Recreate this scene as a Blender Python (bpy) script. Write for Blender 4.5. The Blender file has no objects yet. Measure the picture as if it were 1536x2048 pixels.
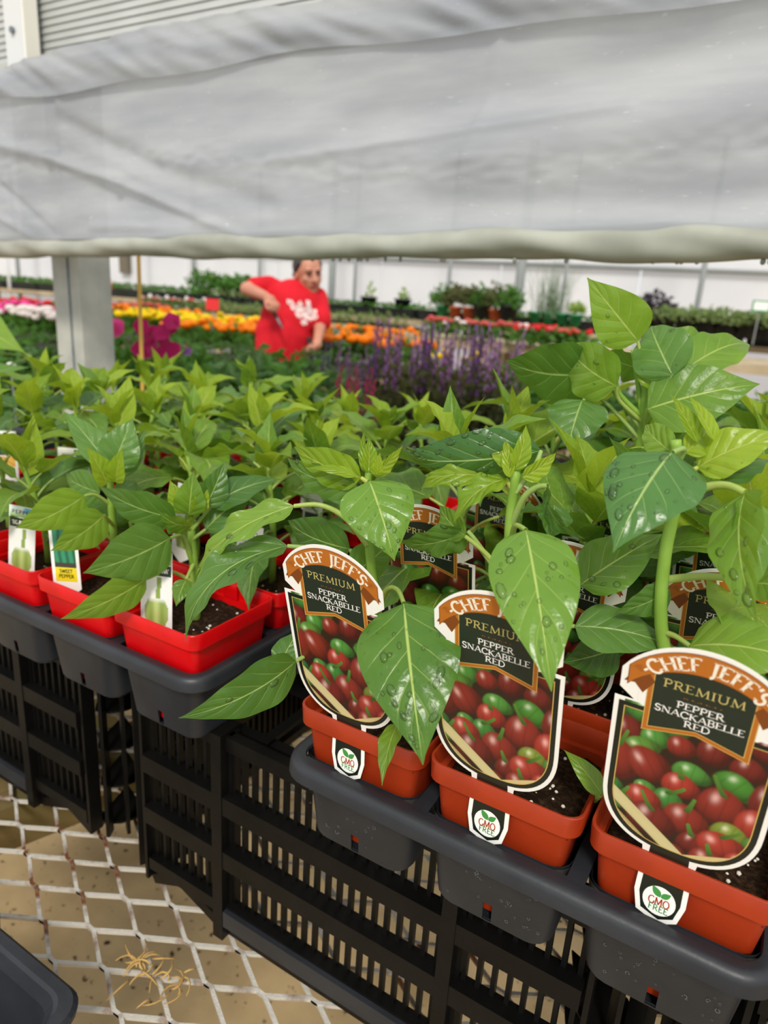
import bpy, bmesh, math, random
import numpy as np
from mathutils import Vector, Matrix, noise
from mathutils.bvhtree import BVHTree
S = bpy.context.scene
COL = S.collection
PI = math.pi
ZC = 1.25                      # height of the camera above the ground
# ------------------------------------------------------------------ camera
F, PITCH, ROLL, YAW = 1380.0, math.radians(17.05), math.radians(3.68), math.radians(30)
right0 = Vector((math.cos(YAW), math.sin(YAW), 0)); fwd0 = Vector((-math.sin(YAW), math.cos(YAW), 0)); UPV = Vector((0, 0, 1))
fwdc = fwd0*math.cos(PITCH) - UPV*math.sin(PITCH)
upc = fwd0*math.sin(PITCH) + UPV*math.cos(PITCH)
imr = right0*math.cos(ROLL) + upc*math.sin(ROLL)
imu = -right0*math.sin(ROLL) + upc*math.cos(ROLL)
CAM = Vector((0, 0, ZC))
cd = bpy.data.cameras.new('camera'); cam = bpy.data.objects.new('camera', cd); COL.objects.link(cam)
M = Matrix.Identity(4)
for i in range(3):
    M[i][0], M[i][1], M[i][2], M[i][3] = imr[i], imu[i], -fwdc[i], CAM[i]
cam.matrix_world = M
cd.sensor_fit = 'VERTICAL'; cd.sensor_height = 36.0; cd.lens = F/2048*36.0
cd.clip_start = 0.01; cd.clip_end = 200
cd.dof.use_dof = True; cd.dof.focus_distance = 0.50; cd.dof.aperture_fstop = cd.lens/3.6
S.camera = cam
# ------------------------------------------------------------------ sky, sun, exposure
w = bpy.data.worlds.new('overcast_sky'); S.world = w; w.use_nodes = True
nt = w.node_tree; nt.nodes.clear()
out = nt.nodes.new('ShaderNodeOutputWorld'); bg = nt.nodes.new('ShaderNodeBackground')
tc = nt.nodes.new('ShaderNodeTexCoord'); sep = nt.nodes.new('ShaderNodeSeparateXYZ'); rmp = nt.nodes.new('ShaderNodeValToRGB')
nt.links.new(tc.outputs['Generated'], sep.inputs[0]); nt.links.new(sep.outputs[2], rmp.inputs[0])
e = rmp.color_ramp.elements
e[0].position = 0.0; e[0].color = (0.86, 0.89, 0.92, 1); e[1].position = 0.9; e[1].color = (1.0, 1.0, 1.0, 1)
nt.links.new(rmp.outputs[0], bg.inputs[0]); bg.inputs[1].default_value = 0.85
nt.links.new(bg.outputs[0], out.inputs[0])
sd = bpy.data.lights.new('hazy_sun', 'SUN'); sun = bpy.data.objects.new('hazy_sun', sd); COL.objects.link(sun)
sd.energy = 2.1; sd.angle = math.radians(12); sd.color = (1.0, 0.95, 0.86)
sun.rotation_euler = Vector((-0.34, 0.68, -0.70)).to_track_quat('-Z', 'Y').to_euler()
sun.location = (0, 0, 6)
S.view_settings.view_transform = 'Standard'; S.view_settings.look = 'None'
S.view_settings.exposure = 0.30; S.view_settings.gamma = 1.0; S.view_settings.use_curve_mapping = False
S.cycles.max_bounces = 10; S.cycles.transparent_max_bounces = 16; S.cycles.transmission_bounces = 8
S.cycles.caustics_reflective = False; S.cycles.caustics_refractive = False

# ------------------------------------------------------------------ helpers
def ray(u, v):
    return (imr*(u-768) - imu*(v-1024))/F + fwdc
def at(u, v, d):
    return CAM + ray(u, v)*d
def P(a, b, z):                    # bench frame: x along the bench front, y into the bench, z below / above eye level
    return Vector((a, b, z + ZC))
def lin(h):
    h = h.lstrip('#'); o = []
    for i in (0, 2, 4):
        c = int(h[i:i+2], 16)/255; o.append(c/12.92 if c <= .04045 else ((c+.055)/1.055)**2.4)
    return o
def rgba(h): return (*lin(h), 1.0)
_m = {}
def N(t, k): return t.nodes.new('ShaderNode'+k)
def mat(name, col, rough=.5, spec=.5, noise_amt=0, noise_scale=20, col2=None, bump=0, bump_scale=200, metal=0, transl=0, tcol=None, coat=0, lo=.35, hi=.65, detail=5):
    if name in _m: return _m[name]
    m = bpy.data.materials.new(name); m.use_nodes = True; t = m.node_tree; t.nodes.clear(); L = t.links.new
    o = N(t, 'OutputMaterial'); p = N(t, 'BsdfPrincipled')
    c = rgba(col) if isinstance(col, str) else (*col, 1)
    p.inputs['Base Color'].default_value = c; p.inputs['Roughness'].default_value = rough
    p.inputs['Metallic'].default_value = metal; p.inputs['Specular IOR Level'].default_value = spec; p.inputs['Coat Weight'].default_value = coat
    x = N(t, 'TexCoord')
    if col2 is not None:
        c2 = rgba(col2) if isinstance(col2, str) else (*col2, 1)
        n = N(t, 'TexNoise'); n.inputs['Scale'].default_value = noise_scale; n.inputs['Detail'].default_value = detail
        r = N(t, 'ValToRGB'); r.color_ramp.elements[0].position = lo; r.color_ramp.elements[1].position = hi
        r.color_ramp.elements[0].color = c; r.color_ramp.elements[1].color = c2
        L(x.outputs['Object'], n.inputs['Vector']); L(n.outputs['Fac'], r.inputs[0]); L(r.outputs[0], p.inputs['Base Color'])
        colsock = r.outputs[0]
    if bump:
        n2 = N(t, 'TexNoise'); n2.inputs['Scale'].default_value = bump_scale; n2.inputs['Detail'].default_value = 4
        b = N(t, 'Bump'); b.inputs['Strength'].default_value = bump; b.inputs['Distance'].default_value = .002
        L(x.outputs['Object'], n2.inputs['Vector']); L(n2.outputs['Fac'], b.inputs['Height']); L(b.outputs[0], p.inputs['Normal'])
    if transl:
        tr = N(t, 'BsdfTranslucent'); mx = N(t, 'MixShader'); mx.inputs[0].default_value = transl
        tr.inputs[0].default_value = rgba(tcol) if tcol else c
        L(p.outputs[0], mx.inputs[1]); L(tr.outputs[0], mx.inputs[2]); L(mx.outputs[0], o.inputs[0])
    else:
        L(p.outputs[0], o.inputs[0])
    _m[name] = m; return m
def mathn(t, op, a, b=None, clamp=False):
    n = N(t, 'Math'); n.operation = op; n.use_clamp = clamp
    for i, q in enumerate((a, b)):
        if q is None: continue
        if isinstance(q, (int, float)): n.inputs[i].default_value = q
        else: t.links.new(q, n.inputs[i])
    return n.outputs[0]
def smooth01(t, v, a, b):
    n = N(t, 'MapRange'); n.interpolation_type = 'SMOOTHSTEP'
    t.links.new(v, n.inputs[0]); n.inputs[1].default_value = a; n.inputs[2].default_value = b; n.inputs[3].default_value = 0; n.inputs[4].default_value = 1
    return n.outputs[0]
def mixc(t, f, a, b):
    n = N(t, 'Mix'); n.data_type = 'RGBA'
    for s, q in ((n.inputs[0], f), (n.inputs[6], a), (n.inputs[7], b)):
        if isinstance(q, (int, float)): s.default_value = q
        elif isinstance(q, (tuple, list)): s.default_value = (*q[:3], 1)
        else: t.links.new(q, s)
    return n.outputs[2]
def leaf_mat(name, dark, light, vein, tcol, transl=.35, rough=.33, bumps=.34):
    m = bpy.data.materials.new(name); m.use_nodes = True; t = m.node_tree; t.nodes.clear(); L = t.links.new
    o = N(t, 'OutputMaterial'); p = N(t, 'BsdfPrincipled')
    x = N(t, 'TexCoord'); s = N(t, 'SeparateXYZ'); L(x.outputs['UV'], s.inputs[0])
    u, y = s.outputs[0], s.outputs[1]
    yc = mathn(t, 'SUBTRACT', y, .5); wn = mathn(t, 'MULTIPLY', mathn(t, 'ABSOLUTE', yc), 2)
    side = mathn(t, 'GREATER_THAN', yc, 0); oi = N(t, 'ObjectInfo')
    ph = mathn(t, 'ADD', mathn(t, 'SUBTRACT', mathn(t, 'ADD', mathn(t, 'MULTIPLY', u, 5.6), mathn(t, 'MULTIPLY', oi.outputs['Random'], .6)), mathn(t, 'MULTIPLY', mathn(t, 'POWER', wn, .85), 1.7)), mathn(t, 'MULTIPLY', side, .45))
    nw = N(t, 'TexNoise'); nw.inputs['Scale'].default_value = 45; L(x.outputs['Object'], nw.inputs['Vector']); ph = mathn(t, 'ADD', ph, mathn(t, 'MULTIPLY', nw.outputs['Fac'], .28)); fr = mathn(t, 'FRACT', ph); dv = mathn(t, 'ABSOLUTE', mathn(t, 'SUBTRACT', fr, .5))
    side_v = mathn(t, 'MULTIPLY', mathn(t, 'SUBTRACT', 1, smooth01(t, dv, .006, .04)), mathn(t, 'SUBTRACT', 1, smooth01(t, wn, .35, .95)))
    mid = mathn(t, 'SUBTRACT', 1, smooth01(t, wn, .012, .042))
    vm = mathn(t, 'MAXIMUM', mid, mathn(t, 'MULTIPLY', side_v, .5))
    n = N(t, 'TexNoise'); n.inputs['Scale'].default_value = 26; n.inputs['Detail'].default_value = 3
    L(x.outputs['Object'], n.inputs['Vector'])
    f = mathn(t, 'ADD', mathn(t, 'MULTIPLY', n.outputs['Fac'], .7), mathn(t, 'MULTIPLY', oi.outputs['Random'], .55))
    f = smooth01(t, f, .25, .95)
    base = mixc(t, f, lin(dark), lin(light)); base = mixc(t, vm, base, lin(vein))
    L(base, p.inputs['Base Color'])
    p.inputs['Roughness'].default_value = rough; p.inputs['Specular IOR Level'].default_value = .45
    tr = N(t, 'BsdfTranslucent'); tb = mixc(t, f, [c*.8 for c in lin(tcol)], lin(tcol)); tb = mixc(t, vm, tb, lin(vein)); L(tb, tr.inputs[0])
    # quilted relief between the veins
    q = mathn(t, 'MULTIPLY', mathn(t, 'POWER', mathn(t, 'MULTIPLY', dv, 2), .6), -1)
    q = mathn(t, 'ADD', mathn(t, 'MULTIPLY', q, -1), mathn(t, 'MULTIPLY', mid, -.6))
    n3 = N(t, 'TexNoise'); n3.inputs['Scale'].default_value = 160; n3.inputs['Detail'].default_value = 2; L(x.outputs['Object'], n3.inputs['Vector'])
    q = mathn(t, 'ADD', q, mathn(t, 'MULTIPLY', n3.outputs['Fac'], .8))
    b = N(t, 'Bump'); b.inputs['Strength'].default_value = bumps; b.inputs['Distance'].default_value = .0022
    L(q, b.inputs['Height']); L(b.outputs[0], p.inputs['Normal']); L(b.outputs[0], tr.inputs['Normal'])
    mx = N(t, 'MixShader'); mx.inputs[0].default_value = transl
    L(p.outputs[0], mx.inputs[1]); L(tr.outputs[0], mx.inputs[2]); L(mx.outputs[0], o.inputs[0])
    return m
def attr_mat(name, rough=.35, spec=.5):
    m = bpy.data.materials.new(name); m.use_nodes = True; t = m.node_tree
    p = t.nodes['Principled BSDF']; a = N(t, 'Attribute'); a.attribute_name = 'ink'
    t.links.new(a.outputs['Color'], p.inputs['Base Color']); p.inputs['Roughness'].default_value = rough; p.inputs['Specular IOR Level'].default_value = spec
    return m

def tag(o, label, cat, group=None, kind=None):
    if label: o['label'] = label
    if cat: o['category'] = cat
    if group: o['group'] = group
    if kind: o['kind'] = kind
    return o
def empty(name, loc, label=None, cat=None, group=None, kind=None, rz=0):
    o = bpy.data.objects.new(name, None); COL.objects.link(o); o.location = loc; o.rotation_euler = (0, 0, rz)
    o.empty_display_size = .05
    return tag(o, label, cat, group, kind)
def mk(name, vs, fs, ms, smooth=False, uvs=None, cols=None, midx=None):
    me = bpy.data.meshes.new(name); me.from_pydata([tuple(v) for v in vs], [], fs)
    for m in (ms if isinstance(ms, (list, tuple)) else [ms]): me.materials.append(m)
    if midx is not None: me.polygons.foreach_set('material_index', midx)
    if smooth: me.polygons.foreach_set('use_smooth', [True]*len(me.polygons))
    if uvs is not None:
        ul = me.uv_layers.new(name='UVMap'); vi = np.empty(len(me.loops), int); me.loops.foreach_get('vertex_index', vi)
        ul.data.foreach_set('uv', np.asarray(uvs, float)[vi].ravel())
    if cols is not None:
        ca = me.color_attributes.new('ink', 'FLOAT_COLOR', 'POINT'); ca.data.foreach_set('color', np.asarray(cols, float).ravel())
    me.update(); return me
def put(name, me, parent=None, loc=None, mw=None):
    o = bpy.data.objects.new(name, me); COL.objects.link(o)
    if parent is not None: o.parent = parent
    if mw is not None: o.matrix_local = mw
    elif loc is not None: o.location = loc
    return o
class G:                                   # collects boxes, tubes and lofts into one mesh
    def __init__(s): s.v = []; s.f = []
    def box(s, x0, x1, y0, y1, z0, z1, tx=0):
        n = len(s.v)
        s.v += [(x0, y0, z0), (x1, y0, z0), (x1, y1, z0), (x0, y1, z0), (x0, y0, z1), (x1, y0, z1), (x1, y1, z1), (x0, y1, z1)]
        s.f += [tuple(n+i for i in q) for q in ((0, 3, 2, 1), (4, 5, 6, 7), (0, 1, 5, 4), (1, 2, 6, 5), (2, 3, 7, 6), (3, 0, 4, 7))]; return s
    def bar(s, p, q, hw, hh, up=UPV):
        p = Vector(p); q = Vector(q); d = (q-p).normalized(); a = d.cross(up)
        if a.length < 1e-4: a = d.cross(Vector((1, 0, 0)))
        a.normalize(); b = a.cross(d)
        n = len(s.v)
        for c in (p, q):
            for i, j in ((-1, -1), (1, -1), (1, 1), (-1, 1)): s.v.append(c + a*hw*i + b*hh*j)
        s.f += [tuple(n+i for i in q) for q in ((0, 3, 2, 1), (4, 5, 6, 7), (0, 1, 5, 4), (1, 2, 6, 5), (2, 3, 7, 6), (3, 0, 4, 7))]; return s
    def tube(s, pts, rad, k=8, cap=True):
        pts = [Vector(p) for p in pts]; n0 = len(s.v); pa = None
        for i, p in enumerate(pts):
            d = (pts[min(i+1, len(pts)-1)] - pts[max(i-1, 0)]).normalized()
            if pa is None:
                pa = d.cross(Vector((.3, .2, 1)) if abs(d.z) < .9 else Vector((1, 0, 0)))
            pa = (pa - d*pa.dot(d)).normalized(); pb = d.cross(pa)
            r = rad[i] if isinstance(rad, (list, tuple)) else rad
            for j in range(k):
                t = 2*PI*j/k; s.v.append(p + pa*r*math.cos(t) + pb*r*math.sin(t))
        for i in range(len(pts)-1):
            for j in range(k):
                a = n0+i*k+j; b = n0+i*k+(j+1) % k; s.f.append((a, b, b+k, a+k))
        if cap:
            s.f.append(tuple(n0+j for j in range(k))[::-1]); e = n0+(len(pts)-1)*k; s.f.append(tuple(e+j for j in range(k)))
        return s
    def loft(s, rings, close0=False, close1=False, skip=()):
        n0 = len(s.v); k = len(rings[0])
        for r in rings: s.v += [tuple(p) for p in r]
        for i in range(len(rings)-1):
            for j in range(k):
                if (i, j) in skip: continue
                a = n0+i*k+j; b = n0+i*k+(j+1) % k; s.f.append((a, b, b+k, a+k))
        if close0: s.f.append(tuple(n0+j for j in range(k))[::-1])
        if close1: e = n0+(len(rings)-1)*k; s.f.append(tuple(e+j for j in range(k)))
        return s
    def ball(s, c, r, seg=8, rng=5, mw=None):
        c = Vector(c); r = Vector(r) if not isinstance(r, (int, float)) else Vector((r, r, r)); n0 = len(s.v)
        def pt(x, y, z):
            q = Vector((x*r.x, y*r.y, z*r.z))
            if mw is not None: q = mw @ q
            return c + q
        s.v.append(pt(0, 0, -1))
        for i in range(1, rng):
            a = -PI/2 + PI*i/rng
            for j in range(seg):
                b = 2*PI*j/seg; s.v.append(pt(math.cos(a)*math.cos(b), math.cos(a)*math.sin(b), math.sin(a)))
        s.v.append(pt(0, 0, 1)); last = len(s.v)-1
        for j in range(seg):
            s.f.append((n0, n0+1+(j+1) % seg, n0+1+j))
            for i in range(rng-2):
                a = n0+1+i*seg+j; b = n0+1+i*seg+(j+1) % seg; s.f.append((a, b, b+seg, a+seg))
            a = n0+1+(rng-2)*seg
            s.f.append((a+j, a+(j+1) % seg, last))
        return s
    def quad(s, a, b, c, d):
        n = len(s.v); s.v += [a, b, c, d]; s.f.append((n, n+1, n+2, n+3)); return s
    def mesh(s, name, m, smooth=False): return mk(name, s.v, s.f, m, smooth)
    def put(s, name, m, parent=None, loc=None, smooth=False): return put(name, s.mesh(name, m, smooth), parent, loc)
def rring(h, rc, z, seg=4, hy=None, extra=()):
    hy = hy or h; o = []
    o += [(x, -hy, z) for x in extra]
    for cx, cy, a0 in ((h-rc, -hy+rc, -PI/2), (h-rc, hy-rc, 0), (-h+rc, hy-rc, PI/2), (-h+rc, -hy+rc, PI)):
        for i in range(seg+1):
            a = a0 + PI/2*i/seg; o.append((cx+rc*math.cos(a), cy+rc*math.sin(a), z))
    return o
ORD = ['first', 'second', 'third', 'fourth', 'fifth', 'sixth', 'seventh', 'eighth', 'ninth', 'tenth', 'eleventh', 'twelfth', 'thirteenth', 'fourteenth', 'fifteenth', 'sixteenth', 'seventeenth', 'eighteenth']

# ------------------------------------------------------------------ materials
M_crate = mat('black_crate_plastic', '#080807', .45, .22, col2='#0f0e0c', noise_scale=30, bump=.15, bump_scale=90)
M_tray = mat('charcoal_tray_plastic', '#1e2126', .45, .5, col2='#2a2d32', noise_scale=14, bump=.12, bump_scale=120)
M_dust = mat('water_marks', '#5e6267', .6)
M_orange = mat('terracotta_plastic', '#a83612', .38, .45, col2='#982e10', noise_scale=25, bump=.08, bump_scale=70, transl=.10, tcol='#d04a14')
M_red = mat('red_plastic', '#e0060e', .34, .45, col2='#c8040c', noise_scale=22, bump=.10, bump_scale=60, transl=.12, tcol='#ff1010')
M_soil = mat('potting_soil', '#20150d', .95, .1, col2='#4a3524', noise_scale=260, bump=1.0, bump_scale=420, lo=.45, hi=.8)
M_perl = mat('perlite', '#d8d2c4', .9, .1)
M_mature = leaf_mat('pepper_leaf_mature', '#3d6726', '#5f873a', '#a3bd66', '#86ae30', .32)
M_mid = leaf_mat('pepper_leaf_mid', '#557f24', '#7c9f36', '#b8cb6a', '#a4c430', .36)
M_young = leaf_mat('pepper_leaf_young', '#759a1e', '#9fb932', '#ccd56c', '#c0d434', .42, bumps=.5)
M_wet = leaf_mat('pepper_leaf_wet', '#457326', '#6d9634', '#b4cb6a', '#9cc430', .34, rough=.27, bumps=.36)
M_wetdark = leaf_mat('pepper_leaf_wet_dark', '#36632c', '#527f3e', '#a8c272', '#86ae30', .30, rough=.27, bumps=.34)
M_stem = mat('pepper_stem', '#7da23a', .45, .4, col2='#93b84c', noise_scale=40, transl=.15, tcol='#a8cc40')
M_white = mat('white_card', '#f1efe8', .3, .5)
M_black = mat('black_ink', '#161c16', .3, .5)
M_ink = attr_mat('printed_ink')
M_water = bpy.data.materials.new('water_drop'); M_water.use_nodes = True
_t = M_water.node_tree; _t.nodes.clear(); _o = N(_t, 'OutputMaterial'); _a = N(_t, 'BsdfTransparent'); _b = N(_t, 'BsdfGlossy'); _b.inputs['Roughness'].default_value = .04
_f = N(_t, 'Fresnel'); _f.inputs[0].default_value = 1.36; _x = N(_t, 'MixShader'); _a.inputs[0].default_value = (1, 1, 1, 1)
_d = N(_t, 'BsdfTranslucent'); _d.inputs[0].default_value = (.85, .95, .75, 1); _y = N(_t, 'MixShader'); _y.inputs[0].default_value = .16; _b.inputs['Roughness'].default_value = .10  # pale green translucent share puts bright glints into the drops' colour
_t.links.new(_a.outputs[0], _y.inputs[1]); _t.links.new(_d.outputs[0], _y.inputs[2])
_t.links.new(_f.outputs[0], _x.inputs[0]); _t.links.new(_y.outputs[0], _x.inputs[1]); _t.links.new(_b.outputs[0], _x.inputs[2]); _t.links.new(_x.outputs[0], _o.inputs[0])
M_galv = mat('galvanised_steel', '#b9bab0', .5, .5, col2='#a3a69e', noise_scale=12, metal=0, bump=.1, bump_scale=40)
M_galv2 = mat('blue_grey_steel', '#5e6a70', .5, .5, col2='#7d878b', noise_scale=28, metal=.3)
M_wire = mat('rusty_galvanised_wire', '#c8c4ba', .55, .4, col2='#6e4222', noise_scale=22, metal=.1, lo=.50, hi=.64, bump=.5, bump_scale=300)
M_ground = mat('tan_dirt_floor', '#c6ab80', .95, .1, col2='#84704e', noise_scale=4, bump=.5, bump_scale=60, lo=.3, hi=.75, detail=8)
M_wood = mat('weathered_wood', '#6d5c3a', .85, .2, col2='#59582f', noise_scale=9, bump=.5, bump_scale=60)
M_tan = mat('pale_board', '#b8a88c', .8, .2, col2='#9c8c70', noise_scale=6)
# ------------------------------------------------------------------ setting: ground
g = G(); nx = 40
g.v = [(-16 + 24*i/nx, -3 + 24*j/nx, .012*noise.noise(Vector((i*.9, j*.9, 0)))) for j in range(nx+1) for i in range(nx+1)]
g.f = [(j*(nx+1)+i, j*(nx+1)+i+1, (j+1)*(nx+1)+i+1, (j+1)*(nx+1)+i) for j in range(nx) for i in range(nx)]
_mg = M_ground; _t = _mg.node_tree
# scattered dark pebbles and debris on the ground: a second, finer stain layer
_pr = next(n for n in _t.nodes if n.type == 'BSDF_PRINCIPLED'); _old = _pr.inputs['Base Color'].links[0].from_socket
_n = N(_t, 'TexNoise'); _n.inputs['Scale'].default_value = 55; _n.inputs['Detail'].default_value = 3
_x = N(_t, 'TexCoord'); _t.links.new(_x.outputs['Object'], _n.inputs['Vector'])
_t.links.new(mixc(_t, smooth01(_t, _n.outputs['Fac'], .63, .72), _old, lin('#3d2f20')), _pr.inputs['Base Color'])
o = g.put('floor', M_ground, smooth=True); tag(o, 'tan dirt greenhouse floor under and behind the wire bench', 'floor', kind='structure')

# ------------------------------------------------------------------ wire mesh bench: each zigzag strand of the expanded metal is a piece
ZM = -.70
bench = empty('wire_mesh_bench', P(-.5, .45, ZM), 'rusty white expanded metal bench top carrying the black crates', 'bench')
EX, EY, XN = .0525, .024, -.617
def strand(up):
    g = G(); i0 = -24; i1 = 26; w = .0021; h = .0020
    pts = []
    for i in range(i0, i1+1):
        y = EY*(1 if (i % 2) else 0)*1.0
        if up: pass
        x = i*EX
        pts.append((x-.005, y)); pts.append((x+.005, y))
    L_, R_ = [], []
    n = len(pts)
    for k, (x, y) in enumerate(pts):
        a = pts[max(k-1, 0)]; b = pts[min(k+1, n-1)]; dx, dy = b[0]-a[0], b[1]-a[1]; l = math.hypot(dx, dy); nx_, ny_ = -dy/l, dx/l
        j = .0008*math.sin(k*1.7)
        L_.append((x+nx_*w, y+ny_*w)); R_.append((x-nx_*w, y-ny_*w))
    for k in range(n):
        z = .0006*math.sin(k*2.3)
        g.v += [(L_[k][0], L_[k][1], h+z), (R_[k][0], R_[k][1], h+z), (R_[k][0], R_[k][1], -h+z), (L_[k][0], L_[k][1], -h+z)]
    for k in range(n-1):
        for q in range(4):
            a = 4*k+q; b = 4*k+(q+1) % 4; g.f.append((a, b, b+4, a+4))
    return g.mesh('mesh_strand', M_wire)
ms = strand(0)
for k in range(-19, 17):
    # the valleys of one strand touch the peaks of the next
    odd = k % 2
    put('mesh_strand', ms, bench, loc=(XN + (EX if odd else 0) + .5, .397 + k*EY - .45 , -.002))
# timber bearers and frame under the mesh
gb = G()
for k, x in enumerate((-1.0, -.93)):
    pass
def bearer(name, p, q, hw, hh, m, label):
    c = (Vector(p)+Vector(q))/2; e_ = empty(name, c, label, 'beam')
    n = 3
    for i in range(n):
        off = (i-(n-1)/2)*hw*2/n
        d = (Vector(q)-Vector(p)).normalized(); s_ = d.cross(UPV).normalized()
        G().bar(Vector(p)-c+s_*off, Vector(q)-c+s_*off, hw/n*.96, hh, ).put('plank', m, e_)
    return e_
bearer('timber_bearer', P(-.955, .24, ZM-.045), P(-.625, 1.15, ZM-.045), .055, .036, M_wood, 'mossy weathered timber bearer under the wire mesh at left')
bearer('timber_bearer', P(-1.75, .24, ZM-.045), P(-1.45, 1.15, ZM-.045), .055, .036, M_wood, 'weathered timber bearer under the far left of the bench')
G().tube([P(-1.7, .565, ZM-.012)-P(-1, .565, ZM-.012), P(-.76, .53, ZM-.012)-P(-1, .565, ZM-.012)], .016, 10).put('rusty_pipe', mat('rust', '#6d3a1c', .8, .2, col2='#b9a590', noise_scale=14), None, P(-1, .565, ZM-.012), True)
tag(bpy.context.scene.objects['rusty_pipe'], 'rusty flaking pipe end lying under the mesh beside the left crate', 'pipe')
for a in (-1.55, .55):
    for b in (-.02, 1.12):
        G().box(-.03, .03, -.03, .03, 0, ZC+ZM-.085).put('leg', M_wood, bench, Vector((a, b, 0))-bench.location)
for b in (-.02, 1.12):
    G().box(-1.1, 1.1, -.02, .02, -.04, .04).put('rail', M_wood, bench, P(-.5, b, ZM-.045)-bench.location)

# ------------------------------------------------------------------ black slatted crates
CW, CD_, CTOP, CBOT = .60, .42, -.435, -.697
slot_rows = [(-.452, -.505), (-.527, -.575), (-.597, -.652)]
rails = [(-.435, -.452, .012), (-.505, -.527, .024), (-.575, -.597, .024), (-.652, -.668, .016), (-.682, -.697, .02)]
bar_mesh = {}
for i, (z1, z0) in enumerate(slot_rows):
    gq = G(); gq.box(-.0022, .0022, -.0030, .0030, z0-CBOT, z1-CBOT); bar_mesh[i] = gq.mesh('slat', M_crate)
def crate(a0, b0, label):
    e_ = empty('plastic_crate', P(a0+CW/2, b0+CD_/2, CBOT), label, 'crate', 'black slatted crates under the plant trays')
    x0, x1 = -CW/2, CW/2; yF, yB = -CD_/2, CD_/2
    Z = lambda z: z-CBOT
    posts = [-.135, .135]
    # front rails
    for k, (zt, zb, dep) in enumerate(rails):
        if k < 4:
            G().box(x0+.05, x1-.05, yF-dep*.55, yF+.005, Z(zb), Z(zt)).put('rail', M_crate, e_)
        else:
            gq = G()
            gq.box(-.145, .145, yF-.004, yF+.02, 0, .013)
            for s in (-1, 1):
                gq.bar((s*.145, yF+.008, .0065), (s*.205, yF+.008, .030), .012, .0065)
                gq.bar((s*.205, yF+.008, .030), (s*.25, yF+.008, .010), .012, .0065)
            gq.put('bottom_rail', M_crate, e_)
    for x in posts:
        gq = G(); gq.box(x-.007, x+.007, yF-.014, yF+.016, 0, Z(CTOP)+.004); gq.box(x-.011, x-.007, yF-.002, yF+.012, 0, Z(CTOP)); gq.box(x+.007, x+.011, yF-.002, yF+.012, 0, Z(CTOP)); gq.put('post', M_crate, e_)
    # slats between the rails, one piece each
    n = int((CW-.11)/.0135)
    for i in range(3):
        for k in range(n+1):
            x = -(CW-.11)/2 + (CW-.11)*k/n
            if min(abs(x-q) for q in posts) < .012: continue
            put('slat', bar_mesh[i], e_, loc=(x, yF+.002, 0))
    # ledge between the two middle posts
    G().box(-.127, .127, yF-.014, yF+.002, Z(-.676), Z(-.655)).put('label_ledge', M_tray, e_)  # paler plastic than the crate, standing for sky reflected on the ledge
    # corners: upright fins joined by rounded webs
    for sx in (-1, 1):
        for sy in (-1, 1):
            gq = G(); H = Z(CTOP)
            for q in range(4):
                a = q*PI/6
                xx = sx*(CW/2-.045 + .04*math.sin(a)); yy = sy*(CD_/2-.045+.045*math.cos(a))
                gq.bar((xx, yy, 0.012), (xx, yy, H), .0022, .009 if q not in (1, 2) else .007, up=Vector((sx*math.sin(a), sy*math.cos(a), 0)))
            for zz in (.018, .075, .13, .185, .235):
                ring = []
                pts = [(sx*(CW/2-.075), sy*(CD_/2-.075))] + [(sx*(CW/2-.045+.032*math.sin(t*PI/12)), sy*(CD_/2-.045+.034*math.cos(t*PI/12))) for t in range(7)]
                pts = [(sx*(CW/2-.055), sy*(CD_/2-.02))] + pts[1:] + [(sx*(CW/2-.02), sy*(CD_/2-.055)), pts[0]]
                n0 = len(gq.v); gq.v += [(x, y, zz) for x, y in pts] + [(x, y, zz+.003) for x, y in pts]; m_ = len(pts)
                gq.f += [tuple(range(n0, n0+m_)), tuple(range(n0+m_, n0+2*m_))] + [(n0+i, n0+(i+1) % m_, n0+m_+(i+1) % m_, n0+m_+i) for i in range(m_)]
            gq.put('corner', M_crate, e_)
    # other three sides and an added lattice deck under the trays that partly blocks light
    gq = G()
    for (zt, zb, dep) in rails:
        gq.box(x0+.05, x1-.05, yB-.012, yB, Z(zb), Z(zt)); gq.box(x0, x0+.012, yF+.05, yB-.05, Z(zb), Z(zt)); gq.box(x1-.012, x1, yF+.05, yB-.05, Z(zb), Z(zt))
    for (zt, zb) in slot_rows:
        for k in range(n+1):
            x = -(CW-.11)/2 + (CW-.11)*k/n; gq.box(x-.0026, x+.0026, yB-.009, yB-.003, Z(zb), Z(zt))
        m_ = 24
        for k in range(m_+1):
            y = -(CD_-.11)/2 + (CD_-.11)*k/m_; gq.box(x0+.003, x0+.009, y-.0026, y+.0026, Z(zb), Z(zt)); gq.box(x1-.009, x1-.003, y-.0026, y+.0026, Z(zb), Z(zt))
    o_ = gq.put('side_lattice', M_crate, e_); o_['kind'] = 'stuff'
    gq = G()
    for k in range(7):
        x = x0+.02+(CW-.04)*k/6; gq.box(x-.006, x+.006, yF+.01, yB-.01, Z(CTOP)-.006, Z(CTOP)-.001)
    for k in range(5):
        y = yF+.02+(CD_-.04)*k/4; gq.box(x0+.01, x1-.01, y-.006, y+.006, Z(CTOP)-.011, Z(CTOP)-.005)
    o_ = gq.put('deck_lattice', M_crate, e_); o_['kind'] = 'stuff'
    return e_
crate(-1.85, .48, 'black slatted crate at the far left edge, behind the broad pepper leaf')
crate(-1.225, .462, 'black slatted crate at the left, under the far left red pots')
crate(-.60, .455, 'black slatted crate in the middle, its corner beside the rusty mesh')
crate(.012, .455, 'black slatted crate at the right, mostly hidden by the orange pots')

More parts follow.
